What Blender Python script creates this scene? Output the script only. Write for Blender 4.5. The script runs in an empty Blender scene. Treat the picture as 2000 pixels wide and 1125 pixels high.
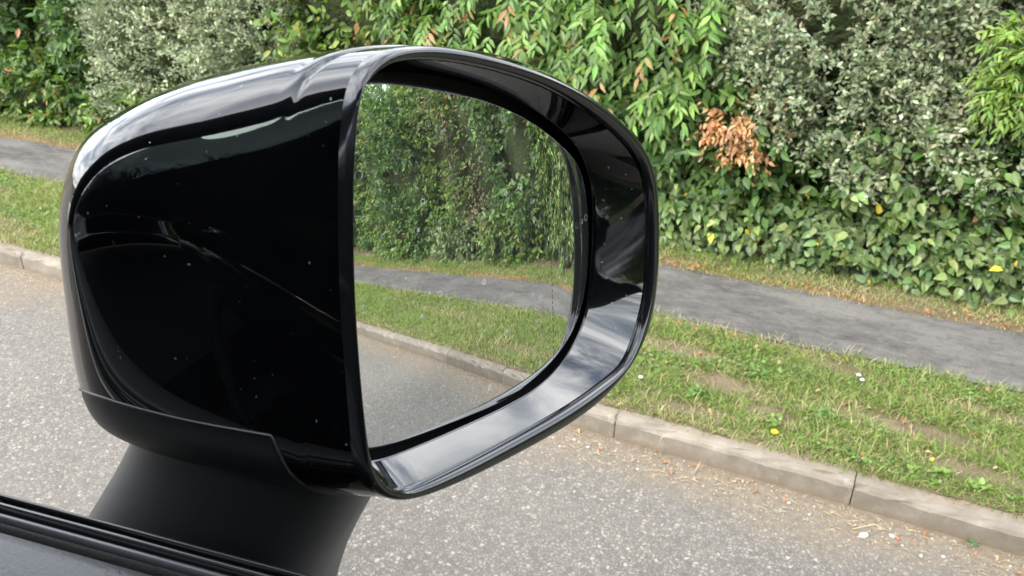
import bpy, math, random
import numpy as np
from mathutils import Vector

random.seed(7)
rng = np.random.default_rng(11)
R = math.radians
scene = bpy.context.scene
COL = scene.collection

# ------------------------------------------------------------------ camera
H = 1.85
cd = bpy.data.cameras.new('camera')
cam = bpy.data.objects.new('camera', cd)
COL.objects.link(cam)
cam.location = (0, 0, H)
cam.rotation_euler = (R(90 - 26.922), 0, R(26.143))
cd.sensor_width = 36
cd.lens = 28.8
cd.clip_start = 0.01
cd.clip_end = 2000
cd.dof.use_dof = True
cd.dof.focus_distance = 0.55
cd.dof.aperture_fstop = 24
scene.camera = cam

# ------------------------------------------------------------------ sky, sun, exposure
SUN_EL, SUN_AZ = R(44), R(248)          # azimuth measured from +X, counter-clockwise
world = bpy.data.worlds.new('World')
scene.world = world
world.use_nodes = True
wn = world.node_tree.nodes
wl = world.node_tree.links
wn.clear()
wout = wn.new('ShaderNodeOutputWorld')
bg = wn.new('ShaderNodeBackground')
bg.inputs['Strength'].default_value = 0.12
sky = wn.new('ShaderNodeTexSky')
sky.sky_type = 'NISHITA'
sky.sun_disc = False
sky.sun_elevation = SUN_EL
sky.sun_rotation = R(90) - SUN_AZ
sky.air_density = 1.0
sky.dust_density = 1.5
tc = wn.new('ShaderNodeTexCoord')
sx = wn.new('ShaderNodeSeparateXYZ')
wl.new(tc.outputs['Generated'], sx.inputs[0])
mx = wn.new('ShaderNodeMath'); mx.operation = 'MAXIMUM'; mx.inputs[1].default_value = 0.0
wl.new(sx.outputs['Z'], mx.inputs[0])
ad = wn.new('ShaderNodeMath'); ad.operation = 'ADD'; ad.inputs[1].default_value = 0.18
wl.new(mx.outputs[0], ad.inputs[0])
dv = wn.new('ShaderNodeVectorMath'); dv.operation = 'DIVIDE'
cb = wn.new('ShaderNodeCombineXYZ')
for k in range(3):
    wl.new(ad.outputs[0], cb.inputs[k])
wl.new(tc.outputs['Generated'], dv.inputs[0])
wl.new(cb.outputs[0], dv.inputs[1])
ns = wn.new('ShaderNodeTexNoise')
ns.inputs['Scale'].default_value = 1.5
ns.inputs['Detail'].default_value = 9
ns.inputs['Roughness'].default_value = 0.62
ns.inputs['Distortion'].default_value = 0.5
wl.new(dv.outputs[0], ns.inputs['Vector'])
cr = wn.new('ShaderNodeValToRGB')
cr.color_ramp.elements[0].position = 0.36
cr.color_ramp.elements[0].color = (0.25, 0.25, 0.25, 1)
cr.color_ramp.elements[1].position = 0.62
cr.color_ramp.elements[1].color = (1, 1, 1, 1)
wl.new(ns.outputs['Fac'], cr.inputs[0])
cc = wn.new('ShaderNodeValToRGB')      # cloud brightness: grey undersides to white
cc.color_ramp.elements[0].position = 0.40
cc.color_ramp.elements[0].color = (.44, .465, .505, 1)
cc.color_ramp.elements[1].position = 0.72
cc.color_ramp.elements[1].color = (1, 1, 1, 1)
wl.new(ns.outputs['Fac'], cc.inputs[0])
mixw = wn.new('ShaderNodeMix'); mixw.data_type = 'RGBA'
wl.new(cr.outputs[0], mixw.inputs[0])
wl.new(sky.outputs[0], mixw.inputs[6])
cs = wn.new('ShaderNodeVectorMath'); cs.operation = 'SCALE'; cs.inputs['Scale'].default_value = 20.0
wl.new(cc.outputs[0], cs.inputs[0])
wl.new(cs.outputs[0], mixw.inputs[7])
wl.new(mixw.outputs[2], bg.inputs['Color'])
wl.new(bg.outputs[0], wout.inputs[0])

sd = bpy.data.lights.new('sun', 'SUN')
sd.energy = 1.2
sd.angle = R(12)
sd.color = (1.0, 0.95, 0.87)
sun = bpy.data.objects.new('sun', sd)
COL.objects.link(sun)
sdir = Vector((math.cos(SUN_EL) * math.cos(SUN_AZ), math.cos(SUN_EL) * math.sin(SUN_AZ), math.sin(SUN_EL)))
sun.rotation_euler = sdir.to_track_quat('Z', 'Y').to_euler()
sun.location = (0, 0, 20)

vs = scene.view_settings
vs.view_transform = 'Standard'
vs.look = 'None'
vs.exposure = 1.85
vs.gamma = 1.0
vs.use_curve_mapping = False
scene.render.engine = 'CYCLES'
cy = scene.cycles
cy.use_denoising = True
cy.max_bounces = 8
cy.diffuse_bounces = 3
cy.glossy_bounces = 5
cy.transmission_bounces = 4
cy.transparent_max_bounces = 6
cy.caustics_reflective = False
cy.caustics_refractive = False
cy.sample_clamp_indirect = 6

# ------------------------------------------------------------------ material helpers
class NT:
    def __init__(s, name):
        s.m = bpy.data.materials.new(name)
        s.m.use_nodes = True
        s.t = s.m.node_tree
        s.b = s.t.nodes['Principled BSDF']
        s.o = s.t.nodes['Material Output']
    def n(s, kind, **kw):
        x = s.t.nodes.new('ShaderNode' + kind)
        for k, v in kw.items():
            setattr(x, k, v)
        return x
    def l(s, a, b):
        s.t.links.new(a, b)
    def obj(s):
        if not hasattr(s, '_c'):
            s._c = s.n('TexCoord').outputs['Object']
        return s._c
    def noise(s, scale, detail=4, rough=0.55, vec=None, dist=0.0):
        x = s.n('TexNoise')
        x.inputs['Scale'].default_value = scale
        x.inputs['Detail'].default_value = detail
        x.inputs['Roughness'].default_value = rough
        x.inputs['Distortion'].default_value = dist
        s.l(vec or s.obj(), x.inputs['Vector'])
        return x.outputs['Fac']
    def ramp(s, fac, stops):
        x = s.n('ValToRGB')
        e = x.color_ramp.elements
        while len(e) < len(stops):
            e.new(0.5)
        for q, (p, c) in zip(e, stops):
            q.position = p
            q.color = (c, c, c, 1) if not hasattr(c, '__len__') else (*c, 1)
        s.l(fac, x.inputs[0])
        return x.outputs[0]
    def mix(s, fac, a, b, blend='MIX'):
        x = s.n('Mix', data_type='RGBA', blend_type=blend)
        for k, v in ((0, fac), (6, a), (7, b)):
            if hasattr(v, 'links'):
                s.l(v, x.inputs[k])
            elif k == 0:
                x.inputs[0].default_value = v
            else:
                x.inputs[k].default_value = (*v, 1)
        return x.outputs[2]
    def math(s, op, a, b=0.0):
        x = s.n('Math', operation=op)
        for k, v in ((0, a), (1, b)):
            if hasattr(v, 'links'):
                s.l(v, x.inputs[k])
            else:
                x.inputs[k].default_value = v
        return x.outputs[0]
    def bump(s, h, strength, dist):
        x = s.n('Bump')
        x.inputs['Strength'].default_value = strength
        x.inputs['Distance'].default_value = dist
        s.l(h, x.inputs['Height'])
        s.l(x.outputs[0], s.b.inputs['Normal'])
        return x
    def set(s, **kw):
        names = dict(base='Base Color', rough='Roughness', metal='Metallic', spec='Specular IOR Level', coat='Coat Weight', coatr='Coat Roughness', ior='IOR')
        for k, v in kw.items():
            i = s.b.inputs[names[k]]
            if hasattr(v, 'links'):
                s.l(v, i)
            else:
                i.default_value = (*v, 1) if hasattr(v, '__len__') else v
        return s.m

def plain(name, base, rough, spec=0.5, bump=None):
    t = NT(name)
    if bump:
        t.bump(t.noise(bump[0], 3), bump[1], bump[2])
    return t.set(base=base, rough=rough, spec=spec)

# ---- ground materials
def mat_road():
    t = NT('chipped_asphalt')
    P = t.obj()
    nz = t.n('TexNoise'); nz.inputs['Scale'].default_value = 60; nz.inputs['Detail'].default_value = 3; t.l(P, nz.inputs['Vector'])
    sc0 = t.n('VectorMath', operation='SCALE'); sc0.inputs['Scale'].default_value = .016; t.l(nz.outputs['Color'], sc0.inputs[0])
    Q = t.n('VectorMath', operation='ADD'); t.l(P, Q.inputs[0]); t.l(sc0.outputs[0], Q.inputs[1])
    def chips(scale):
        v = t.n('TexVoronoi', feature='F1'); v.inputs['Scale'].default_value = scale; t.l(Q.outputs[0], v.inputs['Vector'])
        e = t.n('TexVoronoi', feature='DISTANCE_TO_EDGE'); e.inputs['Scale'].default_value = scale; t.l(Q.outputs[0], e.inputs['Vector'])
        bw = t.n('SeparateColor'); t.l(v.outputs['Color'], bw.inputs[0])
        return bw, e.outputs['Distance']
    bw, e1 = chips(74)
    bw2, e2 = chips(140)
    r1 = [(0.0, (0.116, 0.107, 0.093)), (.35, (0.168, 0.154, 0.134)), (.8, (0.228, 0.210, 0.181)), (1.0, (0.331, 0.302, 0.260))]
    c1 = t.mix(t.ramp(e1, [(0.0, 0.0), (.28, 1.0)]), (0.082, 0.075, 0.066), t.ramp(bw.outputs[0], r1))
    c2 = t.mix(t.ramp(e2, [(0.0, 0.0), (.26, 1.0)]), (0.089, 0.082, 0.072), t.ramp(bw2.outputs[0], r1))
    sel = t.ramp(bw.outputs[2], [(.40, 0.0), (.46, 1.0)])
    base = t.mix(sel, c2, c1)
    edge = t.mix(sel, t.ramp(e2, [(0.0, 0.0), (.26, .6)]), t.ramp(e1, [(0.0, 0.0), (.28, 1.0)]))
    big = t.noise(1.3, 5)
    base = t.mix(t.ramp(big, [(.3, .0), (.75, .35)]), base, (0.174, 0.160, 0.139))
    # sandy silt washed against the kerb
    sp = t.n('SeparateXYZ'); t.l(P, sp.inputs[0])
    wob = t.noise(2.2, 6, .6)
    d = t.math('ADD', sp.outputs['Y'], t.math('MULTIPLY', t.math('SUBTRACT', wob, .5), .55))
    silt = t.ramp(d, [(0.0, 0.0), (.5, 0.0), (.92, .0), (1.0, 1.0)])
    mr = t.n('MapRange'); t.l(d, mr.inputs[0])
    mr.inputs[1].default_value = 2.02; mr.inputs[2].default_value = 2.34
    fine = t.noise(55, 4, .7)
    siltf = t.math('MULTIPLY', mr.outputs[0], t.ramp(fine, [(.25, .55), (.6, 1.0)]))
    sand = t.ramp(t.noise(38, 5, .7), [(.3, (0.128, 0.098, 0.064)), (.55, (0.191, 0.154, 0.108)), (.75, (0.264, 0.220, 0.160))])
    base = t.mix(siltf, base, sand)
    hgt = t.math('MULTIPLY', edge, t.ramp(bw.outputs[1], [(0, .3), (1, 1.0)]))
    t.bump(hgt, .45, .003)
    return t.set(base=base, rough=.85, spec=.3)

def mat_path():
    t = NT('path_asphalt')
    P = t.obj()
    mp = t.n('Mapping'); mp.inputs['Scale'].default_value = (1.0, 2.6, 1)
    t.l(P, mp.inputs['Vector'])
    big = t.noise(1.7, 6, .6, mp.outputs[0])
    mid = t.noise(9, 8, .72, mp.outputs[0], .6)
    fine = t.noise(170, 3, .75)
    a = t.ramp(big, [(.36, (0.060, 0.056, 0.054)), (.52, (0.093, 0.088, 0.082)), (.64, (0.140, 0.131, 0.120))])
    a = t.mix(t.ramp(mid, [(.40, 0.0), (.52, .28), (.66, .75)]), a, (0.170, 0.160, 0.146))
    a = t.mix(t.ramp(t.noise(31, 6, .7), [(.52, 0.0), (.66, .5)]), a, (0.053, 0.050, 0.046))
    base = t.mix(t.ramp(fine, [(.40, 0.0), (.56, .0), (.68, .7)]), a, (0.230, 0.217, 0.200))
    cr = t.n('TexVoronoi', feature='DISTANCE_TO_EDGE'); cr.inputs['Scale'].default_value = 1.9
    wv = t.n('VectorMath', operation='ADD'); nz = t.n('TexNoise'); nz.inputs['Scale'].default_value = 5; nz.inputs['Detail'].default_value = 6
    t.l(P, nz.inputs['Vector']); sc = t.n('VectorMath', operation='SCALE'); sc.inputs['Scale'].default_value = .35
    t.l(nz.outputs['Color'], sc.inputs[0]); t.l(P, wv.inputs[0]); t.l(sc.outputs[0], wv.inputs[1]); t.l(wv.outputs[0], cr.inputs['Vector'])
    crack = t.math('MULTIPLY', t.ramp(cr.outputs['Distance'], [(0.0, 1.0), (.006, 0.0)]), t.ramp(t.noise(1.1, 2), [(.54, 0.0), (.62, .45)]))
    base = t.mix(crack, base, (0.038, 0.036, 0.032))
    t.bump(t.math('ADD', fine, t.math('MULTIPLY', crack, -2)), .5, .003)
    return t.set(base=base, rough=.92, spec=.2)

def mat_soil():
    t = NT('dry_verge_soil')
    a = t.ramp(t.noise(7, 6, .65), [(.3, (.10, .098, .045)), (.5, (.155, .128, .078)), (.7, (.22, .175, .115))])
    base = t.mix(t.ramp(t.noise(90, 4, .7), [(.35, .0), (.7, .55)]), a, (.11, .085, .05))
    t.bump(t.noise(60, 5, .7), .7, .012)
    return t.set(base=base, rough=.95, spec=.1)

def mat_kerb():
    t = NT('kerb_concrete')
    info = t.n('ObjectInfo')
    a = t.ramp(t.noise(9, 6, .65), [(.3, (0.161, 0.142, 0.114)), (.55, (0.220, 0.194, 0.158)), (.75, (0.278, 0.246, 0.202))])
    sp = t.noise(210, 3, .8)
    base = t.mix(t.ramp(sp, [(.55, 0.0), (.72, .55)]), a, (0.137, 0.122, 0.101))
    base = t.mix(t.ramp(t.noise(23, 5, .7), [(.55, 0.0), (.72, .6)]), base, (0.313, 0.281, 0.235))
    hs = t.n('HueSaturation'); hs.inputs['Saturation'].default_value = 1.0
    t.l(base, hs.inputs['Color'])
    t.l(t.math('ADD', t.math('MULTIPLY', info.outputs['Random'], .22), .88), hs.inputs['Value'])
    sp3 = t.n('SeparateXYZ'); t.l(t.obj(), sp3.inputs[0])
    dd = t.math('ADD', sp3.outputs['Y'], t.math('MULTIPLY', t.math('SUBTRACT', t.noise(16, 6, .7), .5), .11))
    mr = t.n('MapRange'); t.l(dd, mr.inputs[0]); mr.inputs[1].default_value = .022; mr.inputs[2].default_value = .07
    soil = t.ramp(t.noise(70, 5, .7), [(.3, (0.128, 0.097, 0.063)), (.7, (0.254, 0.203, 0.139))])
    out = t.mix(t.math('MULTIPLY', mr.outputs[0], .8), hs.outputs[0], soil)
    lo = t.n('MapRange'); t.l(t.math('ADD', sp3.outputs['Z'], t.math('MULTIPLY', t.noise(20, 5, .7), .03)), lo.inputs[0])
    lo.inputs[1].default_value = .045; lo.inputs[2].default_value = .012
    out = t.mix(t.math('MULTIPLY', lo.outputs[0], .65), out, (0.186, 0.138, 0.088))
    t.bump(t.noise(120, 4, .7), .5, .002)
    return t.set(base=out, rough=.92, spec=.2)

def mat_leaf(name, trans=.34, rough=.42, objcol=False, spec=.5):
    t = NT(name)
    if objcol:
        col = t.n('ObjectInfo').outputs['Color']
    else:
        col = t.n('Attribute', attribute_name='tint').outputs['Color']
    t.set(base=col, rough=rough, spec=spec)
    tr = t.n('BsdfTranslucent')
    hs = t.n('HueSaturation'); hs.inputs['Saturation'].default_value = 1.15; hs.inputs['Value'].default_value = 1.3
    t.l(col, hs.inputs['Color'])
    t.l(hs.outputs[0], tr.inputs['Color'])
    mx = t.n('MixShader'); mx.inputs[0].default_value = trans
    t.l(t.b.outputs[0], mx.inputs[1])
    t.l(tr.outputs[0], mx.inputs[2])
    t.l(mx.outputs[0], t.o.inputs['Surface'])
    return t.m

def mat_paint():
    t = NT('gloss_black_paint')
    P = t.obj()
    # pale dust specks and tiny chips, irregular in size
    v = t.n('TexVoronoi', feature='F1'); v.inputs['Scale'].default_value = 380; v.inputs['Randomness'].default_value = 1
    wv = t.n('VectorMath', operation='ADD')
    nz = t.n('TexNoise'); nz.inputs['Scale'].default_value = 260; t.l(P, nz.inputs['Vector'])
    sc = t.n('VectorMath', operation='SCALE'); sc.inputs['Scale'].default_value = .006
    t.l(nz.outputs['Color'], sc.inputs[0]); t.l(P, wv.inputs[0]); t.l(sc.outputs[0], wv.inputs[1])
    t.l(wv.outputs[0], v.inputs['Vector'])
    bw = t.n('SeparateColor'); t.l(v.outputs['Color'], bw.inputs[0])
    keep = t.ramp(bw.outputs[0], [(.90, 0.0), (.91, 1.0)])
    size = t.math('MULTIPLY', t.math('POWER', bw.outputs[1], 2.0), .22)
    dot = t.math('LESS_THAN', v.outputs['Distance'], size)
    speck = t.math('MULTIPLY', t.math('MULTIPLY', keep, dot), .62)
    film = t.ramp(t.noise(14, 5, .6), [(.45, 0.0), (.9, .012)])
    base = t.mix(t.math('ADD', speck, film), (.0022, .0026, .0034), (.42, .42, .40))
    t.l(t.math('ADD', t.math('MULTIPLY', speck, .8), .022), t.b.inputs['Roughness'])
    return t.set(base=base, spec=.5, ior=1.75)

def mat_glass():
    t = NT('mirror_silver')
    g = t.n('Attribute', attribute_name='gco').outputs['Vector']
    sp = t.n('SeparateXYZ'); t.l(g, sp.inputs[0])
    U, V = sp.outputs['X'], sp.outputs['Y']
    # printed dotted line of the aspheric zone
    lineu = t.math('ADD', t.math('MULTIPLY', V, .10), .1555)
    near = t.math('LESS_THAN', t.math('ABSOLUTE', t.math('SUBTRACT', U, lineu)), .00035)
    dash = t.math('GREATER_THAN', t.math('SINE', t.math('MULTIPLY', V, 1900)), -.2)
    line = t.math('MULTIPLY', near, dash)
    # dried water spots: faint rings
    wv = t.n('TexVoronoi', feature='F1'); wv.inputs['Scale'].default_value = 160
    t.l(g, wv.inputs['Vector'])
    bw = t.n('SeparateColor'); t.l(wv.outputs['Color'], bw.inputs[0])
    ring = t.math('LESS_THAN', t.math('ABSOLUTE', t.math('SUBTRACT', wv.outputs['Distance'], t.math('MULTIPLY', bw.outputs[1], .34))), .035)
    ring = t.math('MULTIPLY', ring, t.ramp(bw.outputs[0], [(.70, 0.0), (.75, 1.0)]))
    patch = t.ramp(t.noise(26, 3, .6, g), [(.44, 0.0), (.60, .55)])
    ring = t.math('MULTIPLY', ring, patch)
    dust = t.ramp(t.noise(900, 2, .8, g), [(.64, 0.0), (.74, .16)])
    haze = t.math('ADD', t.math('ADD', ring, dust), .022)
    t.set(base=(.72, .735, .73), metal=1.0, rough=.006)
    df = t.n('BsdfDiffuse'); df.inputs['Color'].default_value = (.62, .63, .62, 1)
    mx = t.n('MixShader'); t.l(haze, mx.inputs[0]); t.l(t.b.outputs[0], mx.inputs[1]); t.l(df.outputs[0], mx.inputs[2])
    dk = t.n('BsdfDiffuse'); dk.inputs['Color'].default_value = (.02, .02, .02, 1)
    m2 = t.n('MixShader'); t.l(t.math('MULTIPLY', line, .8), m2.inputs[0]); t.l(mx.outputs[0], m2.inputs[1]); t.l(dk.outputs[0], m2.inputs[2])
    t.l(m2.outputs[0], t.o.inputs['Surface'])
    return t.m

def mat_windscreen():
    t = NT('clear_glass')
    gl = t.n('BsdfGlossy'); gl.inputs['Roughness'].default_value = .01
    tr = t.n('BsdfTransparent'); tr.inputs['Color'].default_value = (.30, .34, .34, 1)
    fr = t.n('Fresnel'); fr.inputs['IOR'].default_value = 1.45
    mx = t.n('MixShader'); t.l(fr.outputs[0], mx.inputs[0]); t.l(tr.outputs[0], mx.inputs[1]); t.l(gl.outputs[0], mx.inputs[2])
    t.l(mx.outputs[0], t.o.inputs['Surface'])
    return t.m

def mat_plastic(name, base, rough, grain, strength, dist=.0004):
    t = NT(name)
    t.bump(t.noise(grain, 3, .7), strength, dist)
    b = t.mix(t.ramp(t.noise(700, 2, .8), [(.66, 0.0), (.76, .25)]), base, (.25, .25, .24))
    return t.set(base=b, rough=rough, spec=.5)

M = dict(
    road=mat_road(), path=mat_path(), soil=mat_soil(), kerb=mat_kerb(),
    leaf=mat_leaf('foliage_leaf'), leafobj=mat_leaf('single_leaf', objcol=True), grass=mat_leaf('grass_blade', .30, .55, spec=.3),
    dead=mat_leaf('dry_leaf', .15, .7, objcol=True, spec=.2),
    core=plain('dark_gap_shade', (.055, .068, .030), .95, .1, (30, .8, .05)),  # dark colour stands in for shade deep inside the crowns
    bark=plain('grey_brown_bark', (.13, .105, .08), .9, .2, (70, .8, .006)),
    field=plain('meadow_ground', (.09, .11, .04), .95, .1),
    paint=mat_paint(), glass=mat_glass(), screen=mat_windscreen(),
    cover=mat_plastic('satin_dark_plastic', (.022, .0235, .027), .42, 2600, .10),
    arm=mat_plastic('grained_dark_plastic', (.048, .050, .056), .38, 1500, .45),
    bead=plain('gloss_rim_black', (.010, .0105, .012), .09, .75),
    well=plain('matt_black', (.004, .004, .005), .6),
    trim=plain('gloss_black_trim', (.006, .006, .007), .12),
    rubber=mat_plastic('black_rubber', (.010, .010, .011), .34, 500, .25),
    felt=plain('black_flock', (.012, .012, .012), .85, .4, (1500, 1.0, .002)),
    satin=plain('satin_grey_trim', (.045, .048, .054), .34),
    card=mat_plastic('grey_door_card', (.036, .039, .044), .48, 420, .8, .0009),
    cabin=plain('dark_cabin_trim', (.010, .010, .011), .8, .2),
    liner=plain('charcoal_headlining', (.015, .015, .016), .95, .1),
    seat=plain('black_leather', (.006, .006, .006), .8, .2),
    tyre=plain('tyre_rubber', (.02, .02, .02), .8),
    alloy=plain('alloy_grey', (.35, .35, .36), .3),
    edge=plain('ground_glass_edge', (.55, .57, .57), .25),
    stone=plain('pale_stone', (.42, .40, .36), .85, .3, (90, .5, .003)),
    rusty=plain('reddish_stone', (.33, .12, .08), .85, .3, (90, .5, .003)),
    chips=None, petal_y=plain('yellow_petal', (.80, .66, .02), .6), petal_w=plain('white_petal', (.75, .75, .72), .6),
    straw=plain('dry_straw', (.48, .38, .22), .8), paper=plain('white_litter', (.75, .75, .74), .7),
    weed=plain('weed_green', (.09, .17, .04), .5),
)

# ------------------------------------------------------------------ object helpers
def tag(o, label=None, cat=None, group=None, kind=None):
    for k, v in (('label', label), ('category', cat), ('group', group), ('kind', kind)):
        if v:
            o[k] = v
    return o

def empty(name, loc, label=None, cat=None, group=None, kind=None):
    o = bpy.data.objects.new(name, None)
    o.empty_display_size = .1
    COL.objects.link(o)
    o.location = loc
    return tag(o, label, cat, group, kind)

ORG = {}
def link(name, me, mat, parent=None, loc=None):
    o = bpy.data.objects.new(name, me)
    if mat is not None and not me.materials:
        me.materials.append(mat)
    COL.objects.link(o)
    if parent is not None:
        o.parent = parent
    if loc is not None:
        o.location = loc
    return o

def origin(parent):
    """world position of a (rotation-free) parent chain"""
    p = Vector((0, 0, 0))
    while parent is not None:
        p = p + parent.location
        parent = parent.parent
    return p

def mesh(name, V, F, mat, parent=None, smooth=True, loc=None):
    """V in world coordinates; stored relative to the parent (or to loc)"""
    V = np.asarray(V, float)
    off = np.array(origin(parent)) if parent is not None else np.zeros(3)
    if loc is not None:
        off = off + np.array(loc)
    me = bpy.data.meshes.new(name)
    me.from_pydata((V - off).tolist(), [], [list(map(int, f)) for f in F])
    if smooth:
        me.polygons.foreach_set('use_smooth', np.ones(len(me.polygons), bool))
    me.update()
    return link(name, me, mat, parent, loc)

def fastmesh(name, V, F, mat, tint=None, parent=None, smooth=False):
    """F: (n,3) int triangles; tint: (n,3) colours per face"""
    V = np.asarray(V, np.float32)
    if parent is not None:
        V = V - np.array(origin(parent), np.float32)
    me = bpy.data.meshes.new(name)
    nf = len(F)
    me.vertices.add(len(V)); me.vertices.foreach_set('co', V.ravel())
    me.loops.add(nf * 3); me.loops.foreach_set('vertex_index', np.asarray(F, np.int32).ravel())
    me.polygons.add(nf); me.polygons.foreach_set('loop_start', np.arange(nf, dtype=np.int32) * 3)
    if smooth:
        me.polygons.foreach_set('use_smooth', np.ones(nf, bool))
    me.update(calc_edges=True)
    if tint is not None:
        a = me.attributes.new('tint', 'FLOAT_COLOR', 'FACE')
        a.data.foreach_set('color', np.c_[tint, np.ones(nf)].astype(np.float32).ravel())
    return link(name, me, mat, parent)

def loft(loops, closed=True, cap0=False, cap1=False):
    n = len(loops[0]); V = np.concatenate(loops); F = []
    for i in range(len(loops) - 1):
        for j in range(n if closed else n - 1):
            a = i * n + j; b = i * n + (j + 1) % n
            F.append((a, b, b + n, a + n))
    if cap0: F.append(list(range(n))[::-1])
    if cap1: F.append([(len(loops) - 1) * n + j for j in range(n)])
    return V, F

def boxv(x0, x1, y0, y1, z0, z1, bev=0.0):
    """box with bevelled edges (chamfer) as verts/faces"""
    import bmesh
    bm = bmesh.new()
    bmesh.ops.create_cube(bm, size=1)
    for v in bm.verts:
        v.co = ((x0 + x1) / 2 + v.co.x * (x1 - x0), (y0 + y1) / 2 + v.co.y * (y1 - y0), (z0 + z1) / 2 + v.co.z * (z1 - z0))
    if bev:
        bmesh.ops.bevel(bm, geom=list(bm.edges), offset=bev, segments=2, affect='EDGES')
    bm.verts.index_update()
    V = np.array([v.co[:] for v in bm.verts]); F = [[v.index for v in f.verts] for f in bm.faces]
    bm.free()
    return V, F

def sheet(name, x0, x1, y0, y1, z, nx, ny, mat, amp=0.0, kind='structure', edge=None):
    X = np.linspace(x0, x1, nx + 1); Y = np.linspace(y0, y1, ny + 1)
    gx, gy = np.meshgrid(X, Y, indexing='ij')
    gz = np.full_like(gx, z)
    if amp:
        gz = gz + amp * (np.sin(gx * 5.1 + 1.3 * np.sin(gy * 7)) * .5 + np.sin(gx * 13.7 + gy * 9) * .3 + np.sin(gy * 23 + gx * 3) * .2)
    if edge:
        w = edge * (np.sin(X * 4.3) * .4 + np.sin(X * 11.9 + 1) * .35 + np.sin(X * 29 + 2) * .25)
        gy[:, 0] += w; gy[:, -1] += edge * (np.sin(X * 5.1 + 4) * .4 + np.sin(X * 13.3 + 2) * .35 + np.sin(X * 31) * .25)
    V = np.stack([gx, gy, gz], -1).reshape(-1, 3)
    F = [(i * (ny + 1) + j, (i + 1) * (ny + 1) + j, (i + 1) * (ny + 1) + j + 1, i * (ny + 1) + j + 1) for i in range(nx) for j in range(ny)]
    return tag(mesh(name, V, F, mat), kind=kind)

# ------------------------------------------------------------------ ground, road, verge, path
tag(sheet('ground', -400, 400, -400, 400, -.06, 4, 4, M['field']), 'flat green ground reaching the horizon')
sheet('road', -60, 60, -4.6, 2.36, 0.0, 60, 6, M['road'])
YK, ZK = 2.34, 0.09                       # kerb face and top
sheet('verge', -40, 40, 2.405, 3.30, .0945, 800, 18, M['soil'], amp=.003, edge=.012)
sheet('hedge_bank', -40, 40, 3.60, 9.0, .0935, 300, 20, M['soil'], amp=.003)
sheet('path', -40, 40, 3.15, 3.665, .100, 500, 4, M['path'], edge=.018)

kerb = empty('kerb', (0, YK, 0), kind='structure')
prof = [(-.0, -.06), (.004, .066), (.010, .076), (.021, .0865), (.030, ZK), (.110, ZK + .002), (.110, -.06)]
LEN = .815
def stone_mesh(seed):
    r = np.random.default_rng(seed)
    g = .0016
    xs = [g, g + .006] + [LEN * f for f in np.linspace(.06, .94, 17)] + [LEN - g - .006, LEN - g]
    loops = []
    for i, x in enumerate(xs):
        k = .003 if i in (0, len(xs) - 1) else 0
        lp = []
        for a, (y, z) in enumerate(prof):
            q_ = .0019 if 1 <= a <= 4 else .0006
            chip = .006 if (a in (2, 3) and r.random() < .07) else 0
            jy = r.normal(0, q_) + chip; jz = r.normal(0, q_) - chip
            lp.append((x, y + (k if a < 5 else 0) + jy, z - (k if 1 < a < 6 else 0) + jz))
        loops.append(np.array(lp))
    V, F = loft(loops, True, True, True)
    me = bpy.data.meshes.new('kerb_stone')
    me.from_pydata(V.tolist(), [], F); me.update()
    me.materials.append(M['kerb'])
    return me
stones = [stone_mesh(k) for k in range(5)]
for k in range(-14, 16):
    o = link('kerb_stone', stones[k % 5], None, kerb)
    o.location = (.08 + LEN * k, random.uniform(-.003, .003), random.uniform(-.003, .003))
    o.rotation_euler = (random.uniform(-.008, .008), random.uniform(-.003, .003), random.uniform(-.004, .004))

# ------------------------------------------------------------------ camera visibility (only to pick which pieces show largest)
PIT, HEAD = R(26.922), R(116.143)
FW = np.array([math.cos(HEAD) * math.cos(PIT), math.sin(HEAD) * math.cos(PIT), -math.sin(PIT)])
RT = np.array([math.sin(HEAD), -math.cos(HEAD), 0.0])
UP = np.cross(RT, FW)
def in_frame(P):
    q = np.asarray(P) - np.array([0, 0, H]); z = q @ FW
    return (z > .1) & (abs(q @ RT / z) < .62) & (abs(q @ UP / z) < .35), z

# ------------------------------------------------------------------ leaves
def leaf_tpl(w, fold=.05, droop=.08, heart=0.0):
    V = np.array([(0, heart * .10, 0), (-.40 * w, .22 - heart * .16, fold), (-.46 * w, .46, fold * .9), (-.26 * w, .76, fold * .4 - droop * .3), (0, 1, -droop),
                  (.26 * w, .76, fold * .4 - droop * .3), (.46 * w, .46, fold * .9), (.40 * w, .22 - heart * .16, fold), (0, .5, -fold * .25)], float)
    F = np.array([(8, i + 1, i) for i in range(8 - 1)] + [(8, 0, 7)])
    return V, F
def diamond_tpl(w, fold=.06):
    V = np.array([(0, 0, 0), (-.5 * w, .48, fold), (0, 1, -.05), (.5 * w, .48, fold)], float)
    return V, np.array([(0, 3, 1), (1, 3, 2)])

def basis(d, nrm):
    d = d / np.linalg.norm(d, axis=1, keepdims=True)
    x = np.cross(d, nrm); x /= np.linalg.norm(x, axis=1, keepdims=True) + 1e-9
    z = np.cross(x, d)
    return x, d, z

def bake(P, x, y, z, s, tpl):
    V, F = tpl
    W = P[:, None] + s[:, None, None] * (V[None, :, 0, None] * x[:, None] + V[None, :, 1, None] * y[:, None] + V[None, :, 2, None] * z[:, None])
    n, k = len(P), len(V)
    return W.reshape(-1, 3), (F[None] + (np.arange(n) * k)[:, None, None]).reshape(-1, 3), len(F)

def tints(n, cols, w, jit=.16):
    c = np.array(cols)[rng.choice(len(cols), n, p=np.array(w) / sum(w))]
    return np.clip(c * np.exp(rng.normal(0, jit, (n, 1))) * np.exp(rng.normal(0, .06, (n, 3))), .004, .8)

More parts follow.
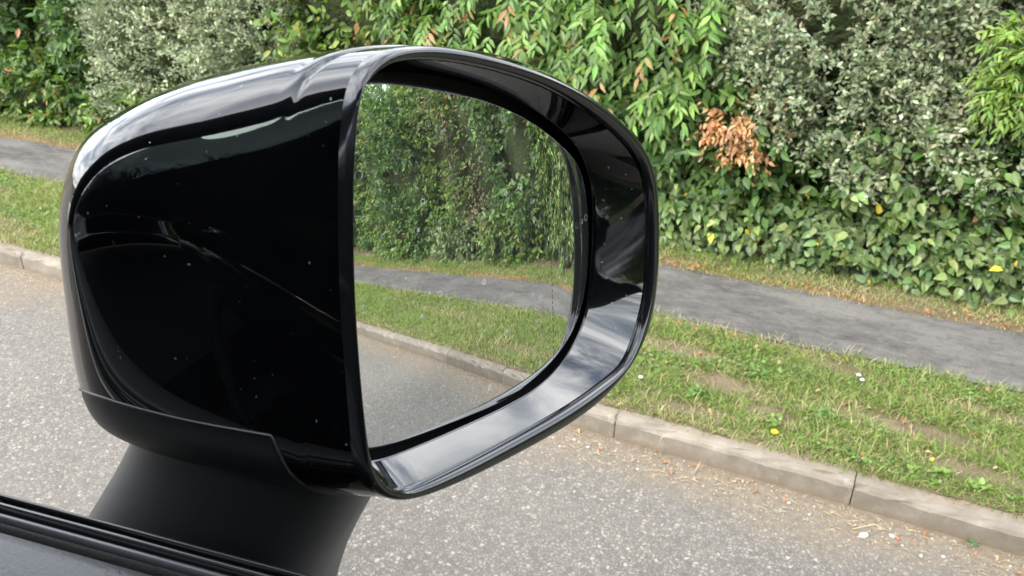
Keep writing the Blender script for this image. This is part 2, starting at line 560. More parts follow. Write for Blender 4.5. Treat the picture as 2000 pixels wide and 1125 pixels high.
SPEC = {
    'dark':   dict(size=(.048, .082), w=.50, tpl='leaf', per=9, twig=.17, droop=-.25, cols=[(0.062, 0.123, 0.033), (0.091, 0.161, 0.041), (0.133, 0.211, 0.055), (0.281, 0.140, 0.055)], cw=[5, 5, 2.4, .10]),
    'mid':    dict(size=(.042, .074), w=.48, tpl='leaf', per=9, twig=.17, droop=-.3, cols=[(0.091, 0.167, 0.034), (0.133, 0.213, 0.043), (0.196, 0.244, 0.051), (0.337, 0.180, 0.063)], cw=[4, 4, 2, .3]),
    'grey':   dict(size=(.024, .039), w=.48, tpl='dia', per=15, twig=.12, droop=.25, cols=[(0.270, 0.316, 0.185), (0.354, 0.396, 0.251), (0.191, 0.243, 0.133), (0.439, 0.470, 0.311), (0.311, 0.279, 0.193)], cw=[4, 3.4, 2.4, 1.6, .4]),
    'pinnate': dict(size=(.052, .090), w=.33, tpl='leaf', per=9, twig=.17, droop=-.6, cols=[(0.107, 0.201, 0.042), (0.151, 0.266, 0.055), (0.201, 0.318, 0.075), (0.389, 0.221, 0.091), (0.072, 0.130, 0.032)], cw=[4, 5, 2.5, .22, 1.6]),
    'broad':  dict(size=(.032, .070), w=.62, tpl='heart', per=5, twig=.14, droop=-.55, cols=[(0.113, 0.177, 0.059), (0.160, 0.226, 0.078), (0.212, 0.271, 0.087), (0.076, 0.121, 0.045), (0.732, 0.602, 0.070)], cw=[4, 4, 2, 2, .10]),
    'fern':   dict(size=(.030, .055), w=.30, tpl='leaf', per=13, twig=.15, droop=-.10, cols=[(0.115, 0.204, 0.033), (0.172, 0.264, 0.046), (0.218, 0.308, 0.061)], cw=[3, 4, 2]),
    'tree':   dict(size=(.14, .24), w=.55, tpl='dia', per=10, twig=.6, droop=-.2, cols=[(.040, .085, .024), (.055, .105, .028)], cw=[1, 1]),
    'dead':   dict(size=(.022, .040), w=.46, tpl='leaf', per=12, twig=.12, droop=-.8, cols=[(.50, .26, .11), (.58, .35, .17), (.38, .18, .08), (.60, .43, .25)], cw=[4, 4, 2, 1]),
    'twiggy': dict(size=(.030, .050), w=.45, tpl='leaf', per=6, twig=.22, droop=-.3, cols=[(0.138, 0.127, 0.066), (0.196, 0.167, 0.094), (0.098, 0.138, 0.050), (0.230, 0.149, 0.088)], cw=[3, 2, 3, 1]),
}
TPL = {}
for k, s in SPEC.items():
    TPL[k] = {'leaf': lambda s=s: leaf_tpl(s['w']), 'dia': lambda s=s: diamond_tpl(s['w']), 'heart': lambda s=s: leaf_tpl(s['w'], .07, .16, .55)}[s['tpl']]()
LEAFMESH = {}
for k, (V, F) in TPL.items():
    me = bpy.data.meshes.new('leaf')
    me.from_pydata(V.tolist(), [], F.tolist()); me.update()
    me.materials.append(M['leafobj'])
    LEAFMESH[k] = me

def tube(pts, rad, n=6):
    pts = np.asarray(pts, float); loops = []
    for i, p in enumerate(pts):
        t = pts[min(i + 1, len(pts) - 1)] - pts[max(i - 1, 0)]
        t /= np.linalg.norm(t) + 1e-9
        a = np.cross(t, (0.31, .2, .93) if abs(t[2]) < .9 else (1, 0, 0)); a /= np.linalg.norm(a)
        b = np.cross(t, a)
        th = np.arange(n) * 2 * np.pi / n
        loops.append(p + rad[i] * (np.cos(th)[:, None] * a + np.sin(th)[:, None] * b))
    return loft(loops, True, True, True)

def lump(d, ph):
    """uneven radius of a crown along direction d"""
    return 1 + .13 * np.sin(4.1 * d[:, 0] + ph) * np.sin(5.3 * d[:, 2] + 2 * ph) + .09 * np.sin(9.7 * d[:, 0] + 3 * ph + 6.1 * d[:, 2]) + .07 * np.sin(15.1 * d[:, 2] + ph * 5 + 8 * d[:, 0])

def shrub(name, cx, yf, hw, dep, z0, z1, spec, clusters, label, cat='shrub', stems=3, nobj=0, front=.75, group=None, core=True, inner=.35):
    """a shrub: crown of leafy twigs around an uneven body, woody stems, solid dark fill for the shade in the gaps"""
    S = SPEC[spec]
    root = empty(name, (cx, yf + dep, .09), label, cat, group)
    c = np.array([cx, yf + dep, (z0 + z1) / 2]); rad = np.array([hw, dep, (z1 - z0) / 2])
    ph = random.uniform(0, 6.28)
    n = clusters
    d = rng.normal(size=(n, 3))
    d[:, 1] = np.where(rng.random(n) < front, -abs(d[:, 1]), d[:, 1])
    d /= np.linalg.norm(d, axis=1, keepdims=True)
    # boxier than an ellipsoid so that neighbours close up into a hedge
    dd = np.sign(d) * abs(d) ** .62
    r = lump(d, ph) * np.where(rng.random(n) < inner, rng.uniform(.70, .95, n), rng.uniform(.90, 1.04, n))
    P = c + rad * dd * r[:, None]
    P[:, 2] = np.maximum(P[:, 2], .10 + rng.uniform(0, .10, n))
    out = d * np.array([.8, 1.2, .8]); out[:, 2] += S['droop'] + .25; out += rng.normal(0, .60 if spec == 'pinnate' else .38, (n, 3))
    out /= np.linalg.norm(out, axis=1, keepdims=True)
    per = S['per']
    t = (np.arange(per) + .5) / per
    if spec in ('pinnate', 'fern'):
        L = S['twig'] * rng.uniform(.7, 1.25, n)
        sag = np.zeros((n, 3)); sag[:, 2] = -.38 * L
        tw = P[:, None] + out[:, None] * (L[:, None] * t)[..., None] + sag[:, None] * (t ** 2)[None, :, None]
        tan = out[:, None] * np.ones((1, per, 1)) + (sag[:, None] / L[:, None, None]) * (2 * t)[None, :, None]
        side = np.cross(tan, np.array([0, -.35, 1.0])); side /= np.linalg.norm(side, axis=2, keepdims=True) + 1e-9
        sg = np.where(np.arange(per) % 2 == 0, 1, -1)[None, :, None]
        ld = tan * .75 + side * sg * .85 + rng.normal(0, .26, (n, per, 3)); ld[..., 2] -= .30
        ld[:, -1] = tan[:, -1]
        nr = np.cross(side, tan) * -1
        nr = np.where(nr[..., 2:3] < 0, -nr, nr) + rng.normal(0, .22, (n, per, 3)) + np.array([0, -.25, 0])
    else:
        L = S['twig'] * rng.uniform(.6, 1.3, n)
        tw = P[:, None] + out[:, None] * (L[:, None] * t)[..., None] + rng.normal(0, .010, (n, per, 3))
        ld = out[:, None] * .55 + rng.normal(0, .62, (n, per, 3)); ld[..., 2] += S['droop']
        ld[..., 1] -= .25
        nr = rng.normal(0, .45, (n, per, 3)) + np.array([0, -.62, .62])
        if spec == 'broad':
            nr += np.array([0, -.5, .05])
    LP = tw.reshape(-1, 3); ld = ld.reshape(-1, 3); nr = nr.reshape(-1, 3)
    m = len(LP)
    sz = rng.uniform(*S['size'], m)
    # twig-wide colour drift keeps clumps readable
    col = tints(m, S['cols'], S['cw']) * np.repeat(np.exp(rng.normal(0, .20, n)), per)[:, None]
    if spec == 'pinnate':
        tip = np.repeat(rng.random(n) < .08, per) & (np.tile(np.arange(per), n) > per * .55)
        col[tip] = tints(tip.sum(), [(.34, .20, .08), (.30, .24, .09)], [1, 1])
    x, y, z = basis(ld, nr)
    pick = np.zeros(m, bool)
    if nobj:
        ok, zz = in_frame(LP)
        score = np.where(ok, -LP[:, 1] + sz * 3 + rng.normal(0, .05, m), -99)
        pick[np.argsort(-score)[:nobj]] = True
        pick &= ok
    V, F, k = bake(LP[~pick], x[~pick], y[~pick], z[~pick], sz[~pick], TPL[spec])
    o = fastmesh('foliage', V, F, M['leaf'], np.repeat(col[~pick], k, axis=0), root)
    o['kind'] = 'stuff'
    base = np.array(root.location)
    from mathutils import Matrix
    for i in np.nonzero(pick)[0]:
        q = bpy.data.objects.new('leaf', LEAFMESH[spec])
        COL.objects.link(q); q.parent = root
        s = sz[i]; p = LP[i] - base
        q.matrix_local = Matrix(((x[i, 0] * s, y[i, 0] * s, z[i, 0] * s, p[0]), (x[i, 1] * s, y[i, 1] * s, z[i, 1] * s, p[1]), (x[i, 2] * s, y[i, 2] * s, z[i, 2] * s, p[2]), (0, 0, 0, 1)))
        q.color = (*col[i], 1)
    # solid dark body added so gaps between the leaves go dark
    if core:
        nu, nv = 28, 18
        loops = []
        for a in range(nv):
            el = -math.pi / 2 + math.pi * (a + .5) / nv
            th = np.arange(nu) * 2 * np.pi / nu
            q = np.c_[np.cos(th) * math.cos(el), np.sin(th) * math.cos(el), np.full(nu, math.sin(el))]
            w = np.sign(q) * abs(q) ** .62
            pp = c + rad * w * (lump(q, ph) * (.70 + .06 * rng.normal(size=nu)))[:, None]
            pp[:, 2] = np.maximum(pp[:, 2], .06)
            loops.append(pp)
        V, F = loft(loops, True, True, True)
        mesh('dark_inner_fill', V, F, M['core'], root)
    for k in range(stems):
        bx = cx + random.uniform(-.35, .35) * hw; by = yf + dep * random.uniform(.55, 1.2) + (0 if core else .35)
        tx = cx + random.uniform(-.8, .8) * hw; ty = yf + dep * random.uniform(.25, 1.1)
        ztop = z0 + (z1 - z0) * random.uniform(.6, .95)
        pts = [(bx, by, .05)] + [(bx + (tx - bx) * f + random.uniform(-.04, .04), by + (ty - by) * f + random.uniform(-.04, .04), .05 + (ztop - .05) * f) for f in (.25, .5, .75, 1)]
        r0 = random.uniform(.012, .026)
        V, F = tube(pts, [r0, r0 * .85, r0 * .65, r0 * .45, r0 * .2])
        mesh('stem', V, F, M['bark'], root)
    return root

G = 'shrubs of the roadside hedge'
# front view, left to right
shrub('hedge_shrub', -8.9, 4.10, .95, .8, .0, 2.9, 'dark', 700, 'dark green shrub at the far left end of the hedge, furthest from the car', group=G)
shrub('hedge_shrub', -7.3, 4.06, .95, .8, .0, 2.8, 'dark', 1100, 'dark green leafy shrub rising above the path at the left edge', group=G, nobj=40)
shrub('hedge_shrub', -6.0, 4.10, .80, .75, .0, 2.7, 'dark', 1900, 'deep green shrub touching the grey-leaved bush, above the mirror housing left', group=G, nobj=90)
shrub('low_bush', -6.45, 4.02, .75, .30, .0, .62, 'mid', 480, 'low mid-green bush at the foot of the dark shrub, left of the mirror', 'bush', group=G, nobj=60, stems=2)
shrub('grey_shrub', -4.55, 4.00, 1.02, .72, .12, 2.7, 'grey', 7600, 'grey-green small-leaved shrub directly behind the top of the mirror housing', group=G, nobj=60)
shrub('low_bush', -5.05, 4.02, .40, .25, .0, .42, 'mid', 240, 'yellowish low bush at the foot of the grey shrub beside the path', 'bush', group=G, nobj=30, stems=2)
shrub('hedge_shrub', -3.15, 4.06, .70, .75, .0, 2.9, 'mid', 1900, 'yellow-green shrub between the grey shrub and the drooping bright shrub', group=G, nobj=80)
shrub('drooping_shrub', -2.15, 3.98, .72, .75, .05, 3.0, 'pinnate', 2000, 'bright green shrub with drooping leaf sprays just above the mirror rim', group=G, nobj=220)
shrub('drooping_shrub', -1.28, 3.95, .46, .65, .25, 3.0, 'pinnate', 1500, 'bright green drooping shrub right of the mirror beside the dead orange sprig', group=G, nobj=240)
shrub('hedge_shrub', -.98, 4.45, .35, .55, .2, 2.6, 'dark', 420, 'dark shrub in the gap behind the pale grey shrub, at the top edge', group=G)
shrub('grey_shrub', -.35, 4.00, .60, .62, .42, 2.6, 'grey', 8200, 'pale silvery-green shrub at the upper right of the view', group=G, nobj=140)
shrub('grey_shrub', .52, 4.14, .50, .55, .20, 2.5, 'grey', 4600, 'duller grey-green shrub behind the feathery fronds at the right edge', group=G, nobj=60)
shrub('fern_shrub', .50, 3.97, .17, .16, .98, 1.30, 'fern', 210, 'bright yellow-green feathery shrub at the right edge of the view', group=G, nobj=200, core=False, stems=3)
shrub('broad_leaved_plant', -1.15, 3.98, .42, .26, .0, .42, 'broad', 800, 'broad-leaved plant with a few yellow leaves immediately right of the mirror', 'plant', group=G, nobj=230, stems=4)
shrub('broad_leaved_plant', -.55, 3.98, .40, .26, .0, .34, 'broad', 760, 'broad-leaved plant below the dead orange sprig', 'plant', group=G, nobj=230, stems=4)
shrub('broad_leaved_plant', .08, 3.98, .40, .28, .0, .37, 'broad', 820, 'broad-leaved climber below the pale silvery shrub', 'plant', group=G, nobj=250, stems=4)
shrub('broad_leaved_plant', .68, 3.98, .36, .28, .0, .36, 'broad', 720, 'dense broad-leaved plant at the right edge above the path', 'plant', group=G, nobj=200, stems=4)
shrub('broad_leaved_plant', -.06, 4.0, .20, .14, .45, .80, 'broad', 75, 'pale broad leaves climbing into the silvery shrub above the low plants', 'plant', group=G, nobj=120, stems=3, core=False)
shrub('dead_sprig', -.77, 3.93, .075, .06, .64, .84, 'dead', 42, 'larger dead orange-brown sprig hanging in the hedge right of the mirror', 'branch', nobj=160, stems=1, core=False)
shrub('dead_sprig', -.63, 3.95, .030, .05, .62, .86, 'dead', 16, 'narrow dead orange sprig hanging right beside the larger one', 'branch', nobj=80, stems=1, core=False)
shrub('hedge_shrub', -.95, 4.02, .42, .35, .30, .95, 'dark', 420, 'dark-leaved shrub filling the hedge behind the dead orange sprigs', group=G, nobj=60)
shrub('hedge_shrub', .05, 4.10, .9, .30, .25, .72, 'dark', 520, 'dark shrub between the low broad leaves and the silvery shrub', group=G, nobj=80)
# hedge running on behind the car: seen in the mirror glass
spec_r = ['dark', 'broad', 'mid', 'dark', 'twiggy', 'mid', 'dark', 'mid', 'dark', 'mid', 'dark']
names_r = ['second dark green shrub past the right edge, seen in the mirror', 'broad-leaved shrub seen at the right end of the mirror glass', 'yellow-green shrub seen right of centre in the mirror glass', 'dark green shrub seen at the centre of the mirror glass',
           'brownish twiggy shrub seen left of centre in the mirror glass', 'yellow-green shrub beside the twiggy brown one in the mirror', 'dark green shrub near the left edge of the mirror glass', 'light green shrub at the left edge of the mirror glass', 'dark shrub further down the road in the mirror', 'mid-green shrub far down the road in the mirror', 'last dark shrub far down the road in the mirror']
xs_r = [1.45, 2.35, 3.2, 4.1, 5.0, 5.8, 6.8, 7.9, 9.1, 10.5, 12.0]
for i, (xx, sp_) in enumerate(zip(xs_r, spec_r)):
    hw = .62 if xx < 7 else .8
    shrub('hedge_shrub', xx, 4.05 + .06 * (i % 3), hw, .75, .0, 2.25 + .2 * (i % 3), sp_, 1150 if sp_ != 'broad' else 1300, names_r[i], group=G)
for i, (xx, lab) in enumerate(((14.0, 'dark green shrub of the hedge well back along the road'), (16.6, 'mid-green shrub of the hedge further back along the road'), (19.4, 'dark shrub of the hedge far back along the road'), (22.4, 'last green shrub of the hedge, furthest back along the road'))):
    shrub('hedge_shrub', xx, 4.05, 1.5, .9, .0, 2.6, 'dark' if i % 2 == 0 else 'mid', 700, lab, group=G)
for i, xx in enumerate((2.8, 4.4, 5.6, 7.2)):
    shrub('low_bush', xx, 4.0, .45, .25, .0, .55, 'mid' if i % 2 else 'broad', 220, ['low leafy bush at the hedge foot, right in the mirror glass', 'low yellow-green bush at the hedge foot, mid mirror glass', 'low leafy bush below the twiggy shrub in the mirror', 'low bush at the hedge foot, left in the mirror glass'][i], 'bush', group=G, stems=2)

# trees across the road behind the car (they show in the gloss of the mirror housing)
for i, (tx, ty) in enumerate(((-9, -8.5), (-4.5, -9.5), (0, -8.8), (4.5, -9.6), (9, -8.6), (14, -9.8))):
    shrub('roadside_tree', tx, ty - 2.2, 2.6, 2.2, .6, 4.2 + .5 * (i % 3), 'tree', 620, 'leafy tree across the road, ' + ['furthest ahead of the car', 'second furthest ahead of the car', 'level with the door mirror', 'just behind the car', 'further back along the road', 'last one back along the road'][i], 'tree', stems=1, front=.0, group='trees across the road')

# ------------------------------------------------------------------ grass
def patch_noise(x, y):
    return (np.sin(2.7 * x + 1.9 * np.sin(3.1 * y + .6 * x)) + np.sin(6.3 * x - 4.7 * y + 1.1) * .7 + np.sin(11.9 * y + 8.3 * x + 2) * .5) / 2.2
BARE = [(-.44, 2.73, .18, .065, 1.0), (-.22, 2.60, .11, .06, .95), (.20, 2.73, .28, .058, 1.0), (-.66, 2.90, .22, .065, .9), (.42, 2.57, .20, .04, .95), (-.52, 2.50, .16, .045, .9), (-.05, 3.05, .16, .04, .7), (.5, 2.95, .18, .055, .8), (-.95, 2.75, .2, .06, .7), (-4.6, 2.55, .5, .08, .6), (-5.4, 2.9, .5, .07, .5), (2.6, 2.6, .5, .07, .6), (4.2, 2.9, .6, .06, .5)]
GREENS = [(.135, .205, .042), (.185, .27, .058), (.245, .325, .085), (.33, .335, .135), (.43, .36, .20), (.42, .26, .125)]
def grass(name, n, x0, x1, y0, y1, zb, hgt, dry_edges, label, wid=.0032, ragged=.03):
    x = rng.uniform(x0, x1, n); y = rng.uniform(y0, y1, n)
    y = y + np.where(y < y0 + .05, rng.normal(0, ragged * .4, n), 0) + np.where(y > y1 - .06, rng.normal(0, ragged * .6, n), 0)
    pn = patch_noise(x, y)
    pn2 = (np.sin(1.1 * x + 2.3 * np.sin(1.7 * y + x)) + np.sin(17 * x + 5 * np.sin(9 * y)) * .5) / 1.5
    dry = np.clip(.14 + .34 * pn + .22 * pn2 + rng.normal(0, .14, n), 0, 1)
    for (ye, wd, amt) in dry_edges:
        dry += amt * np.exp(-((y - ye) / wd) ** 2) * (.75 + .5 * np.sin(3.3 * x + 7 * ye))
    keep = np.ones(n, bool)
    for (bx, by, rx, ry, a) in BARE:
        g = np.exp(-(((x - bx + .35 * (y - by)) / rx) ** 2 + ((y - by) / ry) ** 2) ** 1.5)
        keep &= rng.random(n) > g * a
        dry += .5 * g
    keep &= rng.random(n) > np.clip((dry - .75) * .8, 0, .6)
    x, y, dry, pn = x[keep], y[keep], dry[keep], pn[keep]; n = len(x)
    tuft = np.clip(np.sin(23 * x + 3 * np.sin(17 * y)) * np.sin(29 * y + 2 * np.sin(13 * x)), 0, 1)
    h = hgt * rng.uniform(.45, 1.25, n) * (.88 + .35 * pn + .55 * tuft) * np.where(dry > .6, .75, 1)
    lean = rng.uniform(0, 2 * np.pi, n); la = h * rng.uniform(.35, 1.6, n)
    w = wid * rng.uniform(.6, 1.4, n); fa = rng.uniform(0, np.pi, n)
    b = np.c_[x, y, np.full(n, zb)]
    sd_ = np.c_[np.cos(fa), np.sin(fa), np.zeros(n)] * w[:, None] * .5
    ln = np.c_[np.cos(lean), np.sin(lean), np.zeros(n)] * la[:, None]
    up = np.c_[np.zeros(n), np.zeros(n), h]
    V = np.stack([b - sd_, b + sd_, b + up * .6 + ln * .35 + sd_ * .8, b + up * .6 + ln * .35 - sd_ * .8, b + up * .92 + ln], 1).reshape(-1, 3)
    F = (np.array([(0, 1, 2), (0, 2, 3), (3, 2, 4)])[None] + (np.arange(n) * 5)[:, None, None]).reshape(-1, 3)
    gi = rng.choice(3, n, p=[.35, .4, .25])
    col = np.array(GREENS)[gi]
    isdry = rng.random(n) < np.clip(dry, 0, .95)
    col[isdry] = np.array(GREENS)[rng.choice([3, 4], isdry.sum(), p=[.45, .55])]
    rust = isdry & (abs(y - 3.68) < .06) & (rng.random(n) < .7)
    col[rust] = GREENS[5]
    col = col * np.exp(rng.normal(0, .18, (n, 1)))
    o = fastmesh(name, V, F, M['grass'], np.repeat(col, 3, axis=0))
    return tag(o, label, 'grass', kind='stuff')
grass('grass', 165000, -7.2, 1.25, 2.405, 3.16, .090, .033, [(2.42, .05, .50), (3.15, .05, .65)], 'short patchy grass of the verge between kerb and path')
grass('grass', 70000, 1.25, 11.0, 2.41, 3.16, .090, .040, [(2.42, .05, .4), (3.15, .05, .45)], 'verge grass seen in the mirror glass', .005)
grass('grass', 52000, -8.5, 1.4, 3.64, 3.98, .091, .032, [(3.67, .07, 1.3), (3.80, .10, .35)], 'dry grass strip between path and hedge')
grass('grass', 36000, 1.4, 12.0, 3.64, 4.0, .091, .036, [(3.66, .08, .9)], 'dry grass strip below the hedge seen in the mirror', .005)

# low clover and small broad leaves matted between the blades
nC = 30000
cxy = np.c_[rng.uniform(-6.5, 1.2, nC), rng.uniform(2.42, 3.14, nC)]
cm = np.sin(5.3 * cxy[:, 0] + 2 * np.sin(8 * cxy[:, 1])) + np.sin(9.1 * cxy[:, 1] - 3.7 * cxy[:, 0]) * .8 + rng.normal(0, .5, nC)
kp = cm > .35
for (bx, by, rx, ry, a_) in BARE:
    kp &= ((cxy[:, 0] - bx) / rx) ** 2 + ((cxy[:, 1] - by) / ry) ** 2 > .8
cxy = cxy[kp]; nC = len(cxy)
Pc = np.c_[cxy, rng.uniform(.100, .124, nC)]
xx_, yy_, zz_ = basis(np.c_[rng.normal(0, 1, (nC, 2)), rng.normal(0, .3, nC)], np.c_[rng.normal(0, .3, (nC, 2)) + (0, -.25), np.ones(nC)])
V, F, k_ = bake(Pc, xx_, yy_, zz_, rng.uniform(.008, .017, nC), leaf_tpl(.8, .05, .05, .3))
tag(fastmesh('clover', V, F, M['leaf'], np.repeat(tints(nC, [(.115, .20, .045), (.15, .245, .06), (.085, .155, .04), (.22, .27, .09)], [3, 3, 2, 1]), k_, axis=0)), 'low clover and small weeds matted into the verge grass', 'clover', kind='stuff')

# ------------------------------------------------------------------ weeds, flowers, fallen leaves, stones
def rosette(name, x, y, z, r, n, col, label, cat, up=.6, heart=1.0, w=.9):
    root = empty(name, (x, y, z), label, cat, 'weeds in the verge')
    V0, F0 = leaf_tpl(w, .05, .12, heart)
    me = bpy.data.meshes.new('leaf'); me.from_pydata(V0.tolist(), [], F0.tolist()); me.update(); me.materials.append(M['leafobj'])
    for k in range(n):
        q = link('leaf', me, None, root)
        a = 2 * math.pi * k / n + random.uniform(-.4, .4)
        s = r * random.uniform(.6, 1.1)
        q.scale = (s, s, s); q.rotation_euler = (random.uniform(.1, up), random.uniform(-.2, .2), a)
        q.location = (random.uniform(-.9, .9) * r, random.uniform(-.9, .9) * r, random.uniform(.004, .022))
        f = math.exp(random.gauss(0, .18))
        q.color = (col[0] * f, col[1] * f, col[2] * f, 1)
    return root
for (x, y, r, n, lab) in [(.33, 2.50, .045, 9, 'pale round-leaved weed cluster by the kerb at the lower right'), (.43, 2.47, .04, 7, 'round-leaved weed beside the kerb in the lower right corner'), (.24, 2.49, .035, 6, 'small leafy weed behind the kerb, left of the pale cluster'),
                          (-.50, 2.60, .05, 8, 'leafy clover clump behind the kerb right of the mirror'), (-.32, 2.83, .055, 9, 'dark leafy weed clump in the middle of the verge'), (-.22, 2.55, .045, 8, 'green weed clump beside the yellow flower'), (-.06, 2.66, .05, 9, 'leafy weed between the bare patches of the verge')]:
    rosette('weed', x, y, .10, r * .62, int(n * 2.2), (.20, .30, .075) if r < .046 else (.12, .22, .05), lab, 'weed', up=1.0, heart=.4, w=.75)
rosette('weed', .44, 2.318, .002, .018, 9, (.09, .19, .06), 'small green weed growing in the gutter at the lower right', 'weed', up=.9)

def flower(x, y, z, h, r, mat, label, n=14):
    root = empty('flower', (x, y, z), label, 'flower')
    V, F = tube([(x, y, z - .01), (x + .004, y, z + h * .6), (x + .006, y - .004, z + h)], [.0014, .0012, .0012], 5)
    mesh('flower_stalk', V, F, M['weed'], root)
    V, F = [], []
    c = np.array([x + .006, y - .004, z + h])
    for ring, (rr, zz) in enumerate(((1.0, .0), (.6, .004))):
        for k in range(n):
            a = 2 * math.pi * k / n + ring * .2
            d = np.array([math.cos(a), math.sin(a), 0]); s = np.array([-d[1], d[0], 0])
            i = len(V)
            V += [c + (0, 0, zz), c + d * r * rr * .7 - s * r * .17 + (0, 0, zz + .002), c + d * r * rr + (0, 0, zz + .001), c + d * r * rr * .7 + s * r * .17 + (0, 0, zz + .002)]
            F += [(i, i + 1, i + 2, i + 3)]
    o = mesh('petals', np.array(V), F, mat, root); o['kind'] = 'stuff'
flower(-.205, 2.475, .09, .030, .014, M['petal_y'], 'bright yellow dandelion flower behind the kerb')
flower(.29, 2.56, .09, .02, .008, M['petal_y'], 'tiny yellow flower in the verge at the lower right')
for k, (x, y, lab) in enumerate([(.02, 2.985, 'white daisy near the path edge, left of the pair'), (.035, 2.955, 'white daisy nearer the kerb of the pair by the path'), (-.73, 2.60, 'white daisy in the grass close to the mirror rim'), (.34, 2.505, 'white clover head among the pale round leaves')]):
    flower(x, y, .09, .03, .010, M['petal_w'], lab)

def bent_leaf(seed):
    V, F = leaf_tpl(.62, .10 + .08 * math.sin(seed), .10, .3)
    V = V.copy(); V[:, 2] += .18 * np.sin(V[:, 1] * 3 + seed) + .1
    me = bpy.data.meshes.new('fallen_leaf'); me.from_pydata(V.tolist(), [], F.tolist()); me.update(); me.materials.append(M['dead'])
    return me
BL = [bent_leaf(k) for k in range(4)]
def fallen(x, y, z, s, col, label, group):
    o = link('fallen_leaf', random.choice(BL), None)
    o.location = (x, y, z); o.scale = (s, s, s)
    o.rotation_euler = (random.uniform(-.4, .4), random.uniform(-.4, .4), random.uniform(0, 6.28)); o.color = (*col, 1)
    tag(o, label, 'leaf', group)
OR = [(.42, .19, .09), (.32, .14, .07), (.45, .29, .17), (.26, .16, .10)]
for k in range(46):
    fallen(random.uniform(-1.1, .75), random.uniform(2.47, 3.12), .112, random.uniform(.014, .026), random.choice(OR), 'small orange-brown fallen leaf lying in the verge grass', 'fallen leaves in the verge')
for k in range(26):
    fallen(random.uniform(-1.0, .8), random.uniform(3.62, 3.76), .118, random.uniform(.015, .028), random.choice(OR), 'small dry brown leaf along the far edge of the path', 'leaf litter along the path')
for k in range(34):
    fallen(random.uniform(-1.3, .6), random.uniform(2.24, 2.33), .008, random.uniform(.010, .022), random.choice(OR), 'dry brown leaf in the gutter below the kerb', 'leaf litter in the gutter')
for k in range(24):
    fallen(random.uniform(1.5, 7), random.uniform(2.24, 2.33), .008, random.uniform(.012, .026), random.choice(OR), 'dry leaf in the gutter seen in the mirror', 'gutter leaves in the mirror')

def rock_mesh(seed, sub=2):
    import bmesh
    bm = bmesh.new(); bmesh.ops.create_icosphere(bm, subdivisions=sub, radius=1)
    r = np.random.default_rng(seed); a = r.normal(size=(4, 3)) * 1.6; p = r.uniform(0, 6, 4)
    for v in bm.verts:
        c = np.array(v.co[:]); f = 1 + .16 * sum(math.sin(c @ a[k] + p[k]) for k in range(4))
        v.co = Vector(c * f * np.array([1, .75, .55]))
    me = bpy.data.meshes.new('pebble'); bm.to_mesh(me); bm.free()
    me.polygons.foreach_set('use_smooth', np.ones(len(me.polygons), bool))
    return me
RM = []
for k in range(5):
    for mt in ('stone', 'rusty'):
        m_ = rock_mesh(k); m_.materials.append(M[mt]); RM.append(m_)
def pebble(x, y, z, s, label, red=False, group=None):
    o = link('pebble', RM[2 * random.randrange(5) + (1 if red else 0)], None)
    o.location = (x, y, z + s * .4); o.scale = (s, s, s); o.rotation_euler = (0, 0, random.uniform(0, 6.28))
    tag(o, label, 'stone', group)
pebble(.135, 2.215, 0, .013, 'white flat stone at the road edge below the kerb, lower right')
pebble(.215, 2.255, 0, .009, 'small white stone touching a red chip in the gutter')
pebble(.232, 2.25, 0, .008, 'small red chip beside a white stone in the gutter', True)
pebble(.03, 2.56, .09, .012, 'white stone lying in the verge above the kerb joint')
pebble(.045, 2.525, .09, .013, 'pale round stone in the verge just behind the kerb joint')
pebble(.30, 2.20, 0, .008, 'white pebble in the gutter near the right edge')
for k, (x, y) in enumerate(((-.86, 2.27), (-.80, 2.25), (-.10, 2.27), (-.03, 2.24), (.36, 2.23))):
    pebble(x, y, 0, .0065, ['pale pebble in the gutter beside the mirror rim', 'pale pebble just right of the one beside the mirror rim', 'pale pebble in the gutter left of the kerb joint', 'pale pebble below the kerb joint', 'small pale pebble in the gutter at the right edge'][k])

# loose grit along the kerb and over the road edge
def grit(n, x0, x1, y0, y1, s0, s1, label):
    tv = np.array([(0, 0, 1), (.95, 0, -.3), (-.5, .8, -.3), (-.5, -.8, -.3)]); tf = np.array([(0, 1, 2), (0, 2, 3), (0, 3, 1)])
    x = rng.uniform(x0, x1, n); y = y1 - abs(rng.normal(0, (y1 - y0) * .45, n)); s = rng.uniform(s0, s1, n)
    a = rng.uniform(0, 6.28, n); ca, sa = np.cos(a), np.sin(a)
    W = np.stack([x[:, None] + s[:, None] * (tv[:, 0] * ca[:, None] - tv[:, 1] * sa[:, None]), y[:, None] + s[:, None] * (tv[:, 0] * sa[:, None] + tv[:, 1] * ca[:, None]), .001 + s[:, None] * .7 * (tv[:, 2] + .3)], -1).reshape(-1, 3)
    F = (tf[None] + (np.arange(n) * 4)[:, None, None]).reshape(-1, 3)
    o = fastmesh('grit', W, F, M['grass'], np.repeat(tints(n, [(.42, .34, .24), (.30, .22, .14), (.55, .50, .42), (.22, .17, .11)], [4, 3, 2, 2]), 3, axis=0), smooth=False)
    tag(o, label, 'grit', kind='stuff')
grit(5200, -6, 1.0, 2.10, 2.335, .0015, .0042, 'sandy grit washed along the foot of the kerb')
grit(260, -1.5, .8, 2.12, 2.33, .004, .007, 'larger pale grit in the gutter')
grit(2500, 1.0, 8, 2.10, 2.335, .002, .005, 'sandy grit along the kerb seen in the mirror')

